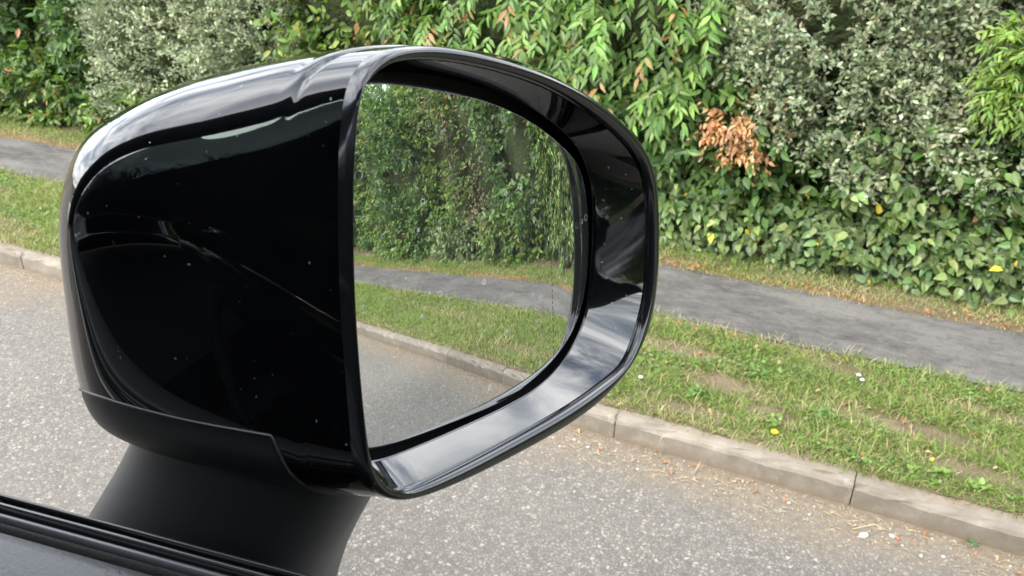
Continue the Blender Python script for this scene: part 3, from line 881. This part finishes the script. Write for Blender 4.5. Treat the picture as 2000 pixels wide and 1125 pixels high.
def straw(pts, r, label):
    V, F = tube(pts, [r] * (len(pts) - 1) + [r * .4], 5)
    tag(mesh('dry_stalk', V, F, M['straw']), label, 'stalk')
straw([(-.55, 2.30, 0), (-.56, 2.305, .05), (-.552, 2.312, .085), (-.538, 2.315, .098)], .0018, 'dry bent stalk standing in the gutter against the kerb')
straw([(-.42, 2.27, 0), (-.41, 2.285, .03), (-.405, 2.295, .045)], .0018, 'short dry stalk in the gutter right of the bent one')
straw([(.10, 2.23, .004), (.16, 2.262, .022), (.20, 2.262, .012)], .0016, 'bent dry twig beside the white stone in the gutter')
SV, SF = [], []
for k in range(110):
    x = random.uniform(-.9, .6); y = random.uniform(2.18, 2.325); a = random.uniform(-.6, .6); L = random.uniform(.015, .045)
    V, F = tube([(x, y, .003), (x + L * .5 * math.cos(a), y + L * .5 * math.sin(a), .007), (x + L * math.cos(a), y + L * math.sin(a) * .8, .003)], [.0009, .0009, .0004], 4)
    o_ = sum(len(v) for v in SV); SV.append(V); SF += [[i + o_ for i in f] for f in F]
tag(mesh('straw_litter', np.concatenate(SV), SF, M['straw']), 'loose straw scraps scattered in the sandy gutter', 'straw', kind='stuff')
for k, (x, y) in enumerate(((-.05, 3.12), (-.035, 3.125), (-.30, 3.1))):
    straw([(x, y, .09), (x + .015, y, .15), (x + .035, y + .01, .19)], .0011, ['tall dry grass stem at the path edge, right of the pair', 'tall dry grass stem at the path edge, left of the pair', 'single dry grass stem at the path edge nearer the mirror'][k])

# ------------------------------------------------------------------ the car
CA, CO = R(188.3), R(98.3)
CF = np.array([math.cos(CA), math.sin(CA), 0]); CW = np.array([math.cos(CO), math.sin(CO), 0])
def car(f, o, z):
    return CF * f + CW * o + np.array([0, 0, z])
def carv(V):
    V = np.asarray(V, float)
    return V[:, :1] * CF + V[:, 1:2] * CW + V[:, 2:3] * np.array([0, 0, 1.0])
rc = car(-.6, -.62, 0)
CAR = empty('parked_car', tuple(rc), 'black car at the roadside, seen from its open driver window with the door mirror', 'car')

# --- door mirror -----------------------------------------------------------
az, el = R(-10.3), R(8.4)
n3 = np.array([math.cos(az) * math.cos(el), math.sin(az) * math.cos(el), math.sin(el)])
u3 = np.array([-math.sin(az), math.cos(az), 0]); v3 = np.cross(n3, u3); w3 = -n3
P0 = np.array([-0.17247, 0.21734, 1.72127])
RIM_OUT = [(19.6, 61.2), (26.6, 67.1), (35.3, 70.6), (48.6, 71.0), (65.6, 68.5), (90.2, 62.2), (124.9, 50.1), (157.9, 36.0), (187.8, 19.3), (212.3, 1.1), (229.9, -17.5), (236.3, -33.3), (236.4, -55.7), (233.8, -80.0), (228.1, -101.4), (219.5, -118.4), (203.7, -130.3), (181.0, -137.4), (160.0, -140.8), (128.9, -139.3), (83.5, -130.4), (45.2, -121.4), (19.0, -113.5), (6.3, -108.0), (-2.5, -102.2), (-9.3, -95.4), (-13.5, -87.0), (-14.3, -77.0), (-12.5, -62.9), (-8.9, -42.4), (-4.8, -18.6), (-0.9, 0.3), (3.5, 18.5), (8.6, 36.1), (14.3, 51.4)]
RIM_IN = [(20.6, 59.2), (29.1, 63.5), (37.6, 65.7), (47.0, 65.8), (64.4, 63.2), (89.0, 56.7), (123.9, 44.5), (148.3, 33.1), (171.2, 20.4), (202.9, -1.0), (221.0, -20.0), (226.5, -36.0), (226.8, -54.9), (224.3, -76.6), (219.4, -96.2), (211.1, -111.3), (191.8, -129.8), (175.8, -131.5), (147.7, -130.4), (114.6, -126.3), (85.4, -120.7), (47.0, -113.2), (14.3, -105.2), (4.8, -101.3), (-2.1, -95.6), (-6.3, -89.1), (-8.7, -81.6), (-9.0, -67.2), (-6.3, -43.7), (-2.7, -19.5), (1.2, -0.4), (5.6, 17.9), (10.5, 35.6), (15.7, 49.2)]
BEZEL_IN = [(35.0, 62.3), (56.0, 61.1), (83.2, 54.1), (110.1, 44.7), (134.5, 33.9), (153.8, 23.1), (171.8, 10.4), (186.4, -2.1), (195.9, -19.6), (197.4, -38.0), (193.0, -63.2), (187.3, -82.1), (181.2, -95.2), (171.2, -105.3), (157.1, -113.9), (131.8, -119.2), (92.7, -113.0), (54.2, -105.0), (21.2, -97.2), (2.9, -91.6), (-6.4, -84.0), (-6.5, -70.9), (-1.9, -50.3), (2.8, -25.1), (8.3, -1.3), (14.4, 21.7), (21.3, 43.8), (27.8, 56.9)]
GLASS_EDGE = [(42.7, 58.3), (63.8, 53.1), (93.6, 44.2), (121.6, 33.3), (147.2, 19.6), (165.1, 6.8), (185.0, -8.5), (194.9, -24.6), (195.1, -44.7), (192.8, -61.7), (188.8, -77.8), (178.0, -96.0), (162.2, -106.3), (143.1, -112.1), (123.1, -113.6), (99.7, -113.6), (73.0, -107.3), (43.6, -100.3), (22.9, -94.8), (8.3, -89.2), (0.1, -83.7), (-0.9, -70.6), (1.3, -52.4), (5.5, -26.6), (11.2, -2.5), (17.5, 20.6), (25.9, 44.7), (33.3, 55.9)]
NQ = 40                                     # points per quadrant
CTR = np.array([111.0, -35.0])
def dense(P):
    P = np.array(P, float); Mn = len(P); out = []
    for i in range(Mn):
        a, b, d, e = P[i - 1], P[i], P[(i + 1) % Mn], P[(i + 2) % Mn]
        for t in np.arange(16) / 16:
            out.append(.5 * (2 * b + (d - a) * t + (2 * a - 5 * b + 4 * d - e) * t * t + (3 * b - a - 3 * d + e) * t ** 3))
    out = np.array(out)
    for _ in range(130):
        out = .25 * np.roll(out, 1, 0) + .5 * out + .25 * np.roll(out, -1, 0)
    return out
def arc(P, m, end=False):
    d = np.r_[0, np.cumsum(np.linalg.norm(np.diff(P, axis=0), axis=1))]
    t = np.linspace(0, d[-1], m + 1)
    return np.c_[[np.interp(t, d, P[:, k]) for k in range(P.shape[1])]].T[:m + (1 if end else 0)]
def quad_loop(P):
    """outline -> 4 x NQ points from far (0 deg) over top, near, bottom; evenly spaced in each quadrant"""
    D = dense(P)
    a = np.mod(np.arctan2(D[:, 1] - CTR[1], D[:, 0] - CTR[0]), 2 * np.pi)
    o = np.argsort(a); a = a[o]; D = D[o]
    A = np.r_[a[-1] - 2 * np.pi, a, a[0] + 2 * np.pi]; DD = np.r_[D[-1:], D, D[:1]]
    out = []
    for q in range(4):
        th = np.linspace(q * np.pi / 2, (q + 1) * np.pi / 2, 240)
        out.append(arc(np.c_[np.interp(th, A, DD[:, 0]), np.interp(th, A, DD[:, 1])], NQ))
    return (CTR + (np.concatenate(out) - CTR) * 1.005) / 1000
LO, LI, LB, LG = (quad_loop(x) for x in (RIM_OUT, RIM_IN, BEZEL_IN, GLASS_EDGE))
wn_ = (.42 * np.clip((.022 - LO[:, 0]) / .018, 0, 1) * np.clip((LO[:, 1] + .105) / .045, 0, 1))[:, None]
LO = LO * (1 - wn_) + LI * wn_                # the lip is slimmer on the side towards the car
def to3(a, D):
    return P0 + a[:, :1] * u3 + a[:, 1:2] * v3 + np.reshape(D, (-1, 1)) * w3

def D2(a): return np.array([math.cos(R(a)), math.sin(R(a))])
RN = to3(np.array([(-.012, -.035)]), .004)[0, :2]; RF = to3(np.array([(.232, -.035)]), .004)[0, :2]
cor = RN + D2(191) * .1305
nose = cor + D2(191) * .020 + D2(101) * .040
def bez(a, b, c, d, t): return (1 - t) ** 3 * a + 3 * (1 - t) ** 2 * t * b + 3 * (1 - t) * t * t * c + t ** 3 * d
def Nc(s): return bez(RN, RN + D2(193) * .082, cor + D2(191) * .014 - D2(101) * .001, nose, s)
def Fc(s): return bez(RF, RF + D2(169) * .07, nose + D2(101) * .10, nose, s)
KS = [0, .06, .12, .2, .3, .4, .5, .6, .7, .8, .9, 1.0]
KT = [.063, .063, .0625, .061, .0583, .0560, .0524, .0472, .0415, .0375, .0362, .0365]
KB = [-.134, -.1325, -.1290, -.1225, -.1205, -.1200, -.1200, -.1190, -.1185, -.1190, -.1235, -.128]
BS = [0, .125, .2, .3, .4, .5, .6, .7, .8, .9, 1.0]
BF = [.20, .20, .21, .222, .235, .252, .279, .326, .404, .533, .713]
def bfrac(s):
    t = min(max((.140 - s) / .060, 0), 1)
    return min(smooth_interp(s, BS, BF) + .77 * t ** 1.6, .965)
NB = 22                                     # row of the panel boundary inside the near-bottom quadrant
def smooth_interp(s, xs, ys):
    g = np.linspace(0, 1, 401); y = np.interp(g, xs, ys)
    k = np.ones(25) / 25
    for _ in range(2):
        y = np.convolve(np.r_[[y[0]] * 12, y, [y[-1]] * 12], k, 'valid')
    return float(np.interp(s, g, y))
LEAN = .010
def section(s, T, B, bf):
    N, F = Nc(min(s, .9995)), Fc(min(s, .9995)); c = (N + F) / 2; a = (F - N) / 2; m = (T + B) / 2; b = (T - B) / 2
    out = []
    for q in range(4):
        th = np.linspace(q * np.pi / 2, (q + 1) * np.pi / 2, 260)
        e = {0: 3.0, 1: 5.5 - 2.3 * s, 2: 4.6, 3: 3.0}[q]
        cs, sn = np.cos(th), np.sin(th)
        X = np.sign(cs) * abs(cs) ** (2 / e); Y = np.sign(sn) * abs(sn) ** (2 / e)
        g = s ** 2.5 * (-.019 * Y - .016 * abs(Y) ** 3); dd = D2(191)
        ln = LEAN * Y * (1 - s); d9 = D2(101)
        P = np.c_[c[0] + a[0] * X + g * dd[0] + ln * d9[0], c[1] + a[1] * X + g * dd[1] + ln * d9[1], m + b * Y, X]
        d = np.r_[0, np.cumsum(np.linalg.norm(np.diff(P[:, :3], axis=0), axis=1))]; d /= d[-1]
        t = np.arange(NQ) / NQ
        if q in (2, 3):
            fr = bf if q == 2 else 1 - bf
            n1 = NB if q == 2 else NQ - NB
            t = np.r_[np.linspace(0, fr, n1 + 1)[:-1], np.linspace(fr, 1, NQ - n1 + 1)[:-1]]
        out.append(np.c_[[np.interp(t, d, P[:, k]) for k in range(4)]].T)
    P = np.concatenate(out)
    return P[:, :3], P[:, 3]
K0D = to3(LO, .006)
def rim_loop(bf):
    """the rim outline with the same spacing of points as a section"""
    out = []
    for q in range(4):
        P = np.r_[K0D[q * NQ:(q + 1) * NQ], K0D[((q + 1) * NQ) % (4 * NQ)][None]]
        t = np.arange(NQ) / NQ
        if q in (2, 3):
            fr = bf if q == 2 else 1 - bf
            n1 = NB if q == 2 else NQ - NB
            t = np.r_[np.linspace(0, fr, n1 + 1)[:-1], np.linspace(fr, 1, NQ - n1 + 1)[:-1]]
        out.append(np.c_[[np.interp(t, np.arange(NQ + 1) / NQ, P[:, k]) for k in range(3)]].T)
    return np.concatenate(out)
def body_loop(s, T, B, bf):
    S, X = section(s, T, B, bf)
    k = 1 - (1 - min(s / .6, 1)) ** 2
    dn = np.r_[Nc(s) - Nc(0), 0]; df = np.r_[Fc(s) - Fc(0), 0]
    wgt = ((X + 1) / 2)[:, None]
    A = rim_loop(bf) + dn * (1 - wgt) + df * wgt
    return (1 - k) * A + k * S
svals = np.unique(np.r_[np.linspace(0, .04, 7), np.linspace(.04, .26, 56), np.linspace(.26, .8, 28), np.linspace(.8, 1, 22)])
LOOPS = []
jj = np.arange(4 * NQ)
for s in svals:
    bf = bfrac(s)
    LOOPS.append(body_loop(s, P0[2] + smooth_interp(s, KS, KT), P0[2] + smooth_interp(s, KS, KB), bf))
LOOPS = np.array(LOOPS)
# shut line between the painted cap and the rim frame: a scooped groove over the top that dies out on the flank
ctrp = LOOPS.mean(1, keepdims=True)
q_top = NQ
for i, s in enumerate(svals):
    t = (jj - q_top) / NQ                                   # 0 at the crest, 1 at the flank middle, negative = far side
    fade = np.clip(1.0 - abs(t - .20) / .37, 0, 1); fade = fade * fade * (3 - 2 * fade)
    s0 = .064 + .042 * np.clip(t, -.3, 1) ** 2 + .040 * np.clip(t, 0, 1)
    g = np.exp(-((s - s0) / .0085) ** 2) - .28 * np.exp(-((s - s0 - .022) / .014) ** 2)
    dirn = LOOPS[i] - ctrp[i]; dirn = dirn / np.linalg.norm(dirn, axis=1, keepdims=True)
    LOOPS[i] -= dirn * (.0036 * fade * g)[:, None]
nL, nP = LOOPS.shape[:2]
lo_a, lo_b = 2 * NQ + NB, 4 * NQ - NB                       # rows of the lower cover
FH, FC = [], []
iS = int(np.argmax(svals >= .078))
for i in range(nL - 1):
    for j in range(nP):
        a = i * nP + j; b = i * nP + (j + 1) % nP
        f = (a, b, b + nP, a + nP)
        (FC if (lo_a <= j < lo_b and i >= iS) else FH).append(f)
VV = LOOPS.reshape(-1, 3)
def used(V, F):
    ids = sorted({k for f in F for k in f}); mp = {k: i for i, k in enumerate(ids)}
    return V[ids].copy(), [[mp[k] for k in f] for f in F], ids
V1, F1, _ = used(VV, FH)
MIR = mesh('door_mirror', V1, F1, M['paint'], CAR)
MIR['label'] = 'large gloss black door mirror with dusty housing on a plastic arm'
LC = LOOPS.copy()
cen = LC.mean(1, keepdims=True)
dv_ = LC - cen; dv_ /= np.linalg.norm(dv_, axis=2, keepdims=True)
off = np.zeros((nL, nP))
off[:, lo_a] = off[:, lo_b] = -.0012
off[iS, :] = -.0012
off[:, lo_a + 1:lo_b] = .0004
LC = LC + dv_ * off[..., None]
V2, F2, _ = used(LC.reshape(-1, 3), FC)
c2 = mesh('lower_cover', V2, F2, M['cover'], MIR); c2['label'] = 'satin dark plastic underside of the mirror housing'

seam_pts = LOOPS[iS + 1:-3, lo_a] + dv_[iS + 1:-3, lo_a] * .0002
V, F = tube(seam_pts, [.00065] * len(seam_pts), 6)
mesh('seam_highlight', V, F, M['satin'], c2)  # paler grey bead added as the light caught along the cover's edge
# rim bead: rounded lip from housing edge round to the opening
prof_rim = [(0.0, .0062, 1), (.02, .0030, 1), (.10, .0004, 1), (.25, -.0012, 1), (.5, -.0017, 1), (.75, -.0012, 1), (.92, .0004, 1), (1.0, .0026, 1), (1.0, .0040, 1)]
loops = [to3(LO * (1 - k) + LI * k, d) for k, d, _ in prof_rim]
V, F = loft(loops)
mesh('rim', V, F, M['bead'], MIR)
# bezel wall, slightly dished, with a small step at its inner lip
loops = []
sst = lambda t: (lambda q: q * q * (3 - 2 * q))(np.clip(t, 0, 1))
DB = .019 - .0042 * sst((-.05 - LB[:, 1]) / .04) * sst((.165 - LB[:, 0]) / .08)                  # the lower wall is shallower
for k in (0, .006, .02, .2, .4, .6, .8, .95, .99, 1.0):
    loops.append(to3(LI * (1 - k) + LB * k, .0040 + (DB - .0040) * k))
bc = np.array([.098, -.030])
for k, d in ((.997, .0006), (1.0, .0018), (1.03, .006), (1.06, .022)):
    loops.append(to3(bc + (LB - bc) * k, DB + d))
V, F = loft(loops)
mesh('bezel', V, F, M['paint'], MIR)
# backing well behind the glass
wl_ = [to3(bc + (LB - bc) * 1.058, .036), to3(np.array([.098, -.035]) + (LB - np.array([.098, -.035])) * .5, .037), to3(np.array([.098, -.035]) + (LB - np.array([.098, -.035])) * .02, .037)]
V, F = loft(wl_, cap1=True)
mesh('backing_plate', V, F, M['well'], MIR)
# convex glass, with a stronger curve in the outer (aspheric) zone
RG = 1.8
gc = np.array([.0985, -.032])
def glass_depth(a):
    d = a - gc
    q = (d ** 2).sum(1) / (2 * RG)
    x = np.clip(a[:, 0] - .148, 0, None)
    return .0185 + q + 1.0 * x ** 2
rings = 30
loops = []; gco = []
for k in range(rings + 1):
    f = (k / rings)
    a = gc + (LG - gc) * max(f, .002)
    loops.append(to3(a, glass_depth(a))); gco.append(np.c_[a, np.zeros(len(a))])
V, F = loft(loops, cap0=True)
gl = mesh('mirror_glass', V, F, M['glass'], MIR)
gl['label'] = 'convex mirror glass with a dotted line, reflecting verge, path and hedge'
at = gl.data.attributes.new('gco', 'FLOAT_VECTOR', 'POINT')
at.data.foreach_set('vector', np.concatenate(gco).astype(np.float32).ravel())
# ground edge of the glass and the plastic tray that carries it
ge = glass_depth(LG)
o1 = gc + (LG - gc) * 1.008
loops = [to3(LG, ge), to3(gc + (LG - gc) * 1.006, ge + .0004), to3(o1, ge + .0018)]
V, F = loft(loops); mesh('glass_edge', V, F, M['edge'], MIR)
loops = [to3(o1, ge + .0018), to3(gc + (LG - gc) * 1.012, ge + .0012), to3(gc + (LG - gc) * 1.022, ge + .0030), to3(gc + (LG - gc) * 1.028, ge + .014)]
V, F = loft(loops); mesh('glass_tray', V, F, M['well'], MIR)

# arm down to the door
def arm_loop(f0, f1, o0, o1, z, e=2.7, m=56, tilt=0.0):
    th = np.arange(m) * 2 * np.pi / m
    X = np.sign(np.cos(th)) * abs(np.cos(th)) ** (2 / e); Y = np.sign(np.sin(th)) * abs(np.sin(th)) ** (2 / e)
    f = (f0 + f1) / 2 + (f1 - f0) / 2 * X; o = (o0 + o1) / 2 + (o1 - o0) / 2 * Y
    return carv(np.c_[f, o, np.full(m, z) + tilt * (f - (f0 + f1) / 2)])
secs = [(.156, .287, .247, .345, 1.640), (.157, .290, .247, .345, 1.603), (.164, .304, .246, .345, 1.580), (.174, .320, .245, .345, 1.556), (.187, .339, .243, .345, 1.530), (.198, .357, .240, .345, 1.505), (.206, .369, .232, .345, 1.48), (.210, .377, .210, .345, 1.455)]
V, F = loft([arm_loop(*s) for s in secs], cap0=True, cap1=True)
ar = mesh('mirror_arm', V, F, M['arm'], MIR); ar['label'] = 'grained dark grey plastic arm carrying the mirror'

# --- door, sill strips, cabin ------------------------------------------------
def extr(profile, f0, f1, nf=2, bow=0.0):
    """closed profile of (o, z) swept along the car between f0 and f1"""
    loops = []
    for k in range(nf):
        f = f0 + (f1 - f0) * k / (nf - 1)
        loops.append(carv(np.array([(f, o - bow * (f - .2) ** 2, z) for o, z in profile])))
    return loft(loops, True, True, True)
SZ = 1.61
skin = [(.1975, SZ - .008), (.2015, SZ - .020), (.212, SZ - .05), (.236, 1.50), (.262, 1.40), (.272, 1.25), (.270, 1.05), (.255, .85), (.225, .62), (.17, .55), (.10, .55), (.13, .80), (.150, 1.1), (.155, 1.4), (.172, 1.55), (.174, SZ - .02)]
V, F = extr(skin, -1.05, 1.0, 24)
DOOR = mesh('door', V, F, M['paint'], CAR)
def ridge(o0, o1, zb, h, n=7):
    """rounded strip profile"""
    pts = []
    for k in range(n):
        t = k / (n - 1); pts.append((o0 + (o1 - o0) * t, zb + h * math.sin(math.pi * t) ** .55))
    return pts + [(o1, zb - .02), (o0, zb - .02)]
def strip(name, o0, o1, zb, h, mat, n=9):
    V, F = extr(ridge(o0, o1, zb, h, n), -1.04, .98, 2)
    return mesh(name, V, F, M[mat], DOOR)
strip('outer_seal', .1966, .1985, SZ - .0060, .0025, 'rubber')
strip('seal_lip', .1932, .1964, SZ - .0055, .0050, 'trim')
strip('seal_lip', .1880, .1930, SZ - .0055, .0052, 'trim')
strip('trim_strip', .1830, .1878, SZ - .0052, .0044, 'satin')
strip('flock_seal', .1782, .1828, SZ - .0050, .0046, 'felt')
cardp = [(.1780, SZ - .0030), (.1770, SZ - .0008), (.172, SZ + .0002), (.150, SZ - .003), (.125, SZ - .012), (.105, SZ - .03), (.09, SZ - .07), (.085, 1.4), (.05, 1.25), (.0, 1.18), (.0, 1.08), (.06, 1.0), (.06, .7), (.09, .6), (.15, .6), (.17, 1.5)]
V, F = extr(cardp, -1.04, .98, 2)
dc = mesh('door_card', V, F, M['card'], DOOR); dc['label'] = 'grey grained inner door panel'

def part_box(name, f0, f1, o0, o1, z0, z1, mat, bev=.02, parent=CAR):
    V, F = boxv(f0, f1, o0, o1, z0, z1, bev)
    return mesh(name, carv(V), F, M[mat], parent, smooth=False)
def beam(name, pts, rad, mat, n=8, parent=CAR):
    V, F = tube(carv(np.array(pts)), rad, n)
    return mesh(name, V, F, M[mat], parent)
ZR = 2.16
# roof: curved shell with headlining under it
def grid_patch(fn, nu, nv, thick):
    top = np.array([[fn(i / nu, j / nv) for j in range(nv + 1)] for i in range(nu + 1)]).reshape(-1, 3)
    bot = top - np.array([0, 0, thick]); V = np.r_[top, bot]; m = len(top); F = []
    for i in range(nu):
        for j in range(nv):
            a = i * (nv + 1) + j; b = a + 1; c = b + nv + 1; d = a + nv + 1
            F += [(a, d, c, b), (a + m, b + m, c + m, d + m)]
    ring = [j for j in range(nv + 1)] + [i * (nv + 1) + nv for i in range(1, nu + 1)] + [nu * (nv + 1) + j for j in range(nv - 1, -1, -1)] + [i * (nv + 1) for i in range(nu - 1, 0, -1)]
    for k in range(len(ring)):
        a, b = ring[k], ring[(k + 1) % len(ring)]
        F.append((a, b, b + m, a + m))
    return V, F
V, F = grid_patch(lambda a, b: (.02 - 2.6 * a, .06 - 1.36 * b, ZR + .05 - .05 * (2 * b - 1) ** 4 - .06 * (2 * a - 1) ** 4), 12, 10, .05)
roof = mesh('roof', carv(V), F, M['paint'], CAR)
V, F = grid_patch(lambda a, b: (.0 - 2.5 * a, .04 - 1.32 * b, ZR - .004 - .05 * (2 * b - 1) ** 4 - .06 * (2 * a - 1) ** 4), 10, 8, .02)
mesh('headlining', carv(V), F, M['liner'], roof)
for o_, oo in ((.17, .05), (-1.41, -1.29)):
    beam('pillar', [(.98, o_, 1.58), (.5, (o_ * .55 + oo * .45), 1.90), (.02, oo, ZR - .03)], [.05, .045, .045], 'cabin')
    beam('pillar', [(-1.02, o_ - .01 if o_ > 0 else o_ + .01, 1.58), (-1.08, oo, ZR - .04)], [.07, .06], 'cabin')
    beam('pillar', [(-2.3, o_ - .01 if o_ > 0 else o_ + .01, 1.58), (-2.5, oo, ZR - .08)], [.09, .08], 'cabin')
V, F = grid_patch(lambda a, b: (1.0 - .98 * a, .12 - 1.48 * b + (.08 - .16 * b) * -a, 1.56 + .58 * a), 4, 4, .006)
mesh('windscreen', carv(V), F, M['screen'], CAR)
M['tint'] = mat_windscreen(); M['tint'].name = 'tinted_glass'
[n_ for n_ in M['tint'].node_tree.nodes if n_.type == 'BSDF_TRANSPARENT'][0].inputs['Color'].default_value = (.035, .045, .05, 1)
for nm, f0, f1, ow in (('side_window', -1.0, .98, -1.375), ('side_window', -2.3, -1.08, -1.375), ('side_window', -2.3, -1.08, .125)):
    sg = 1 if ow > 0 else -1
    V, F = grid_patch(lambda a, b: (f0 + (f1 - f0) * a, ow - sg * .08 * b, 1.58 + .57 * b), 3, 4, .006)
    mesh(nm, carv(V), F, M['tint'], CAR)
V, F = grid_patch(lambda a, b: (-2.74 + .25 * b, .08 - 1.4 * a, 1.60 + .46 * b), 3, 3, .006)
mesh('rear_window', carv(V), F, M['tint'], CAR)
part_box('dashboard', .42, 1.05, -1.36, .08, 1.20, 1.50, 'cabin', .06)
V, F = grid_patch(lambda a, b: (1.02 + 1.25 * a, .20 - 1.64 * b, 1.56 - .14 * a ** 2 - .08 * (2 * b - 1) ** 4), 10, 8, .04)
mesh('bonnet', carv(V), F, M['paint'], CAR)
wing = [(.24, 1.52), (.27, 1.35), (.28, 1.0), (.25, .55), (.1, .5), (.1, 1.5)]
V, F = extr(wing, 1.01, 2.35, 4); mesh('front_wing', V, F, M['paint'], CAR)
V, F = extr([(-o - 1.24, z) for o, z in wing][::-1], 1.01, 2.35, 4); mesh('front_wing', V, F, M['paint'], CAR)
part_box('front_bumper', 2.2, 2.42, -1.46, .22, .45, 1.36, 'paint', .08)
V, F = extr([(-o - 1.24, z) for o, z in skin][::-1], -1.05, 1.0, 6); mesh('door', V, F, M['paint'], CAR)
for sgn in (1, -1):
    pr = skin if sgn > 0 else [(-o - 1.24, z) for o, z in skin][::-1]
    V, F = extr(pr, -2.75, -1.06, 4); mesh('rear_quarter', V, F, M['paint'], CAR)
part_box('tailgate', -2.85, -2.72, -1.42, .18, .5, 1.62, 'paint', .05)
part_box('floor_pan', -2.7, 2.2, -1.4, .16, .42, .52, 'cabin', .02)
for oc in (-.30, -.98):
    st = part_box('seat', -.78, -.22, oc - .25, oc + .25, 1.0, 1.17, 'seat', .05)
    V, F = boxv(-.92, -.76, oc - .25, oc + .25, 1.1, 1.72, .06); mesh('backrest', carv(V), F, M['seat'], st, False)
    V, F = boxv(-.95, -.84, oc - .14, oc + .14, 1.76, 1.95, .045); mesh('headrest', carv(V), F, M['seat'], st, False)
part_box('rear_bench', -2.0, -1.5, -1.3, .05, 1.0, 1.2, 'seat', .05)
# steering wheel
th = np.linspace(0, 2 * np.pi, 33)
ring_ = np.c_[.36 + .06 * np.sin(th), -.32 + .19 * np.cos(th), 1.42 + .17 * np.sin(th)]
V, F = tube(carv(ring_), [.014] * 33, 8)
swh = mesh('steering_wheel', V, F, M['seat'], CAR)
V, F = boxv(.37, .42, -.42, -.22, 1.38, 1.47, .02); mesh('wheel_hub', carv(V), F, M['seat'], swh, False)
# road wheels
for fx in (1.55, -1.75):
    for ox, s in ((.16, 1), (-1.40, -1)):
        th = np.arange(40) * 2 * np.pi / 40
        lp = [np.c_[fx + r * np.cos(th), np.full(40, ox + s * d), .38 + r * np.sin(th)] for r, d in ((.26, .10), (.34, .115), (.375, .09), (.38, .0), (.375, -.09), (.34, -.115), (.26, -.10))]
        V, F = loft([carv(x) for x in lp]); tw_ = mesh('wheel', V, F, M['tyre'], CAR)
        lp = [np.c_[fx + r * np.cos(th), np.full(40, ox + s * d), .38 + r * np.sin(th)] for r, d in ((.262, .10), (.25, .06), (.09, .045), (.06, .07), (.01, .072))]
        V, F = loft([carv(x) for x in lp], cap1=True); mesh('rim', V, F, M['alloy'], tw_)
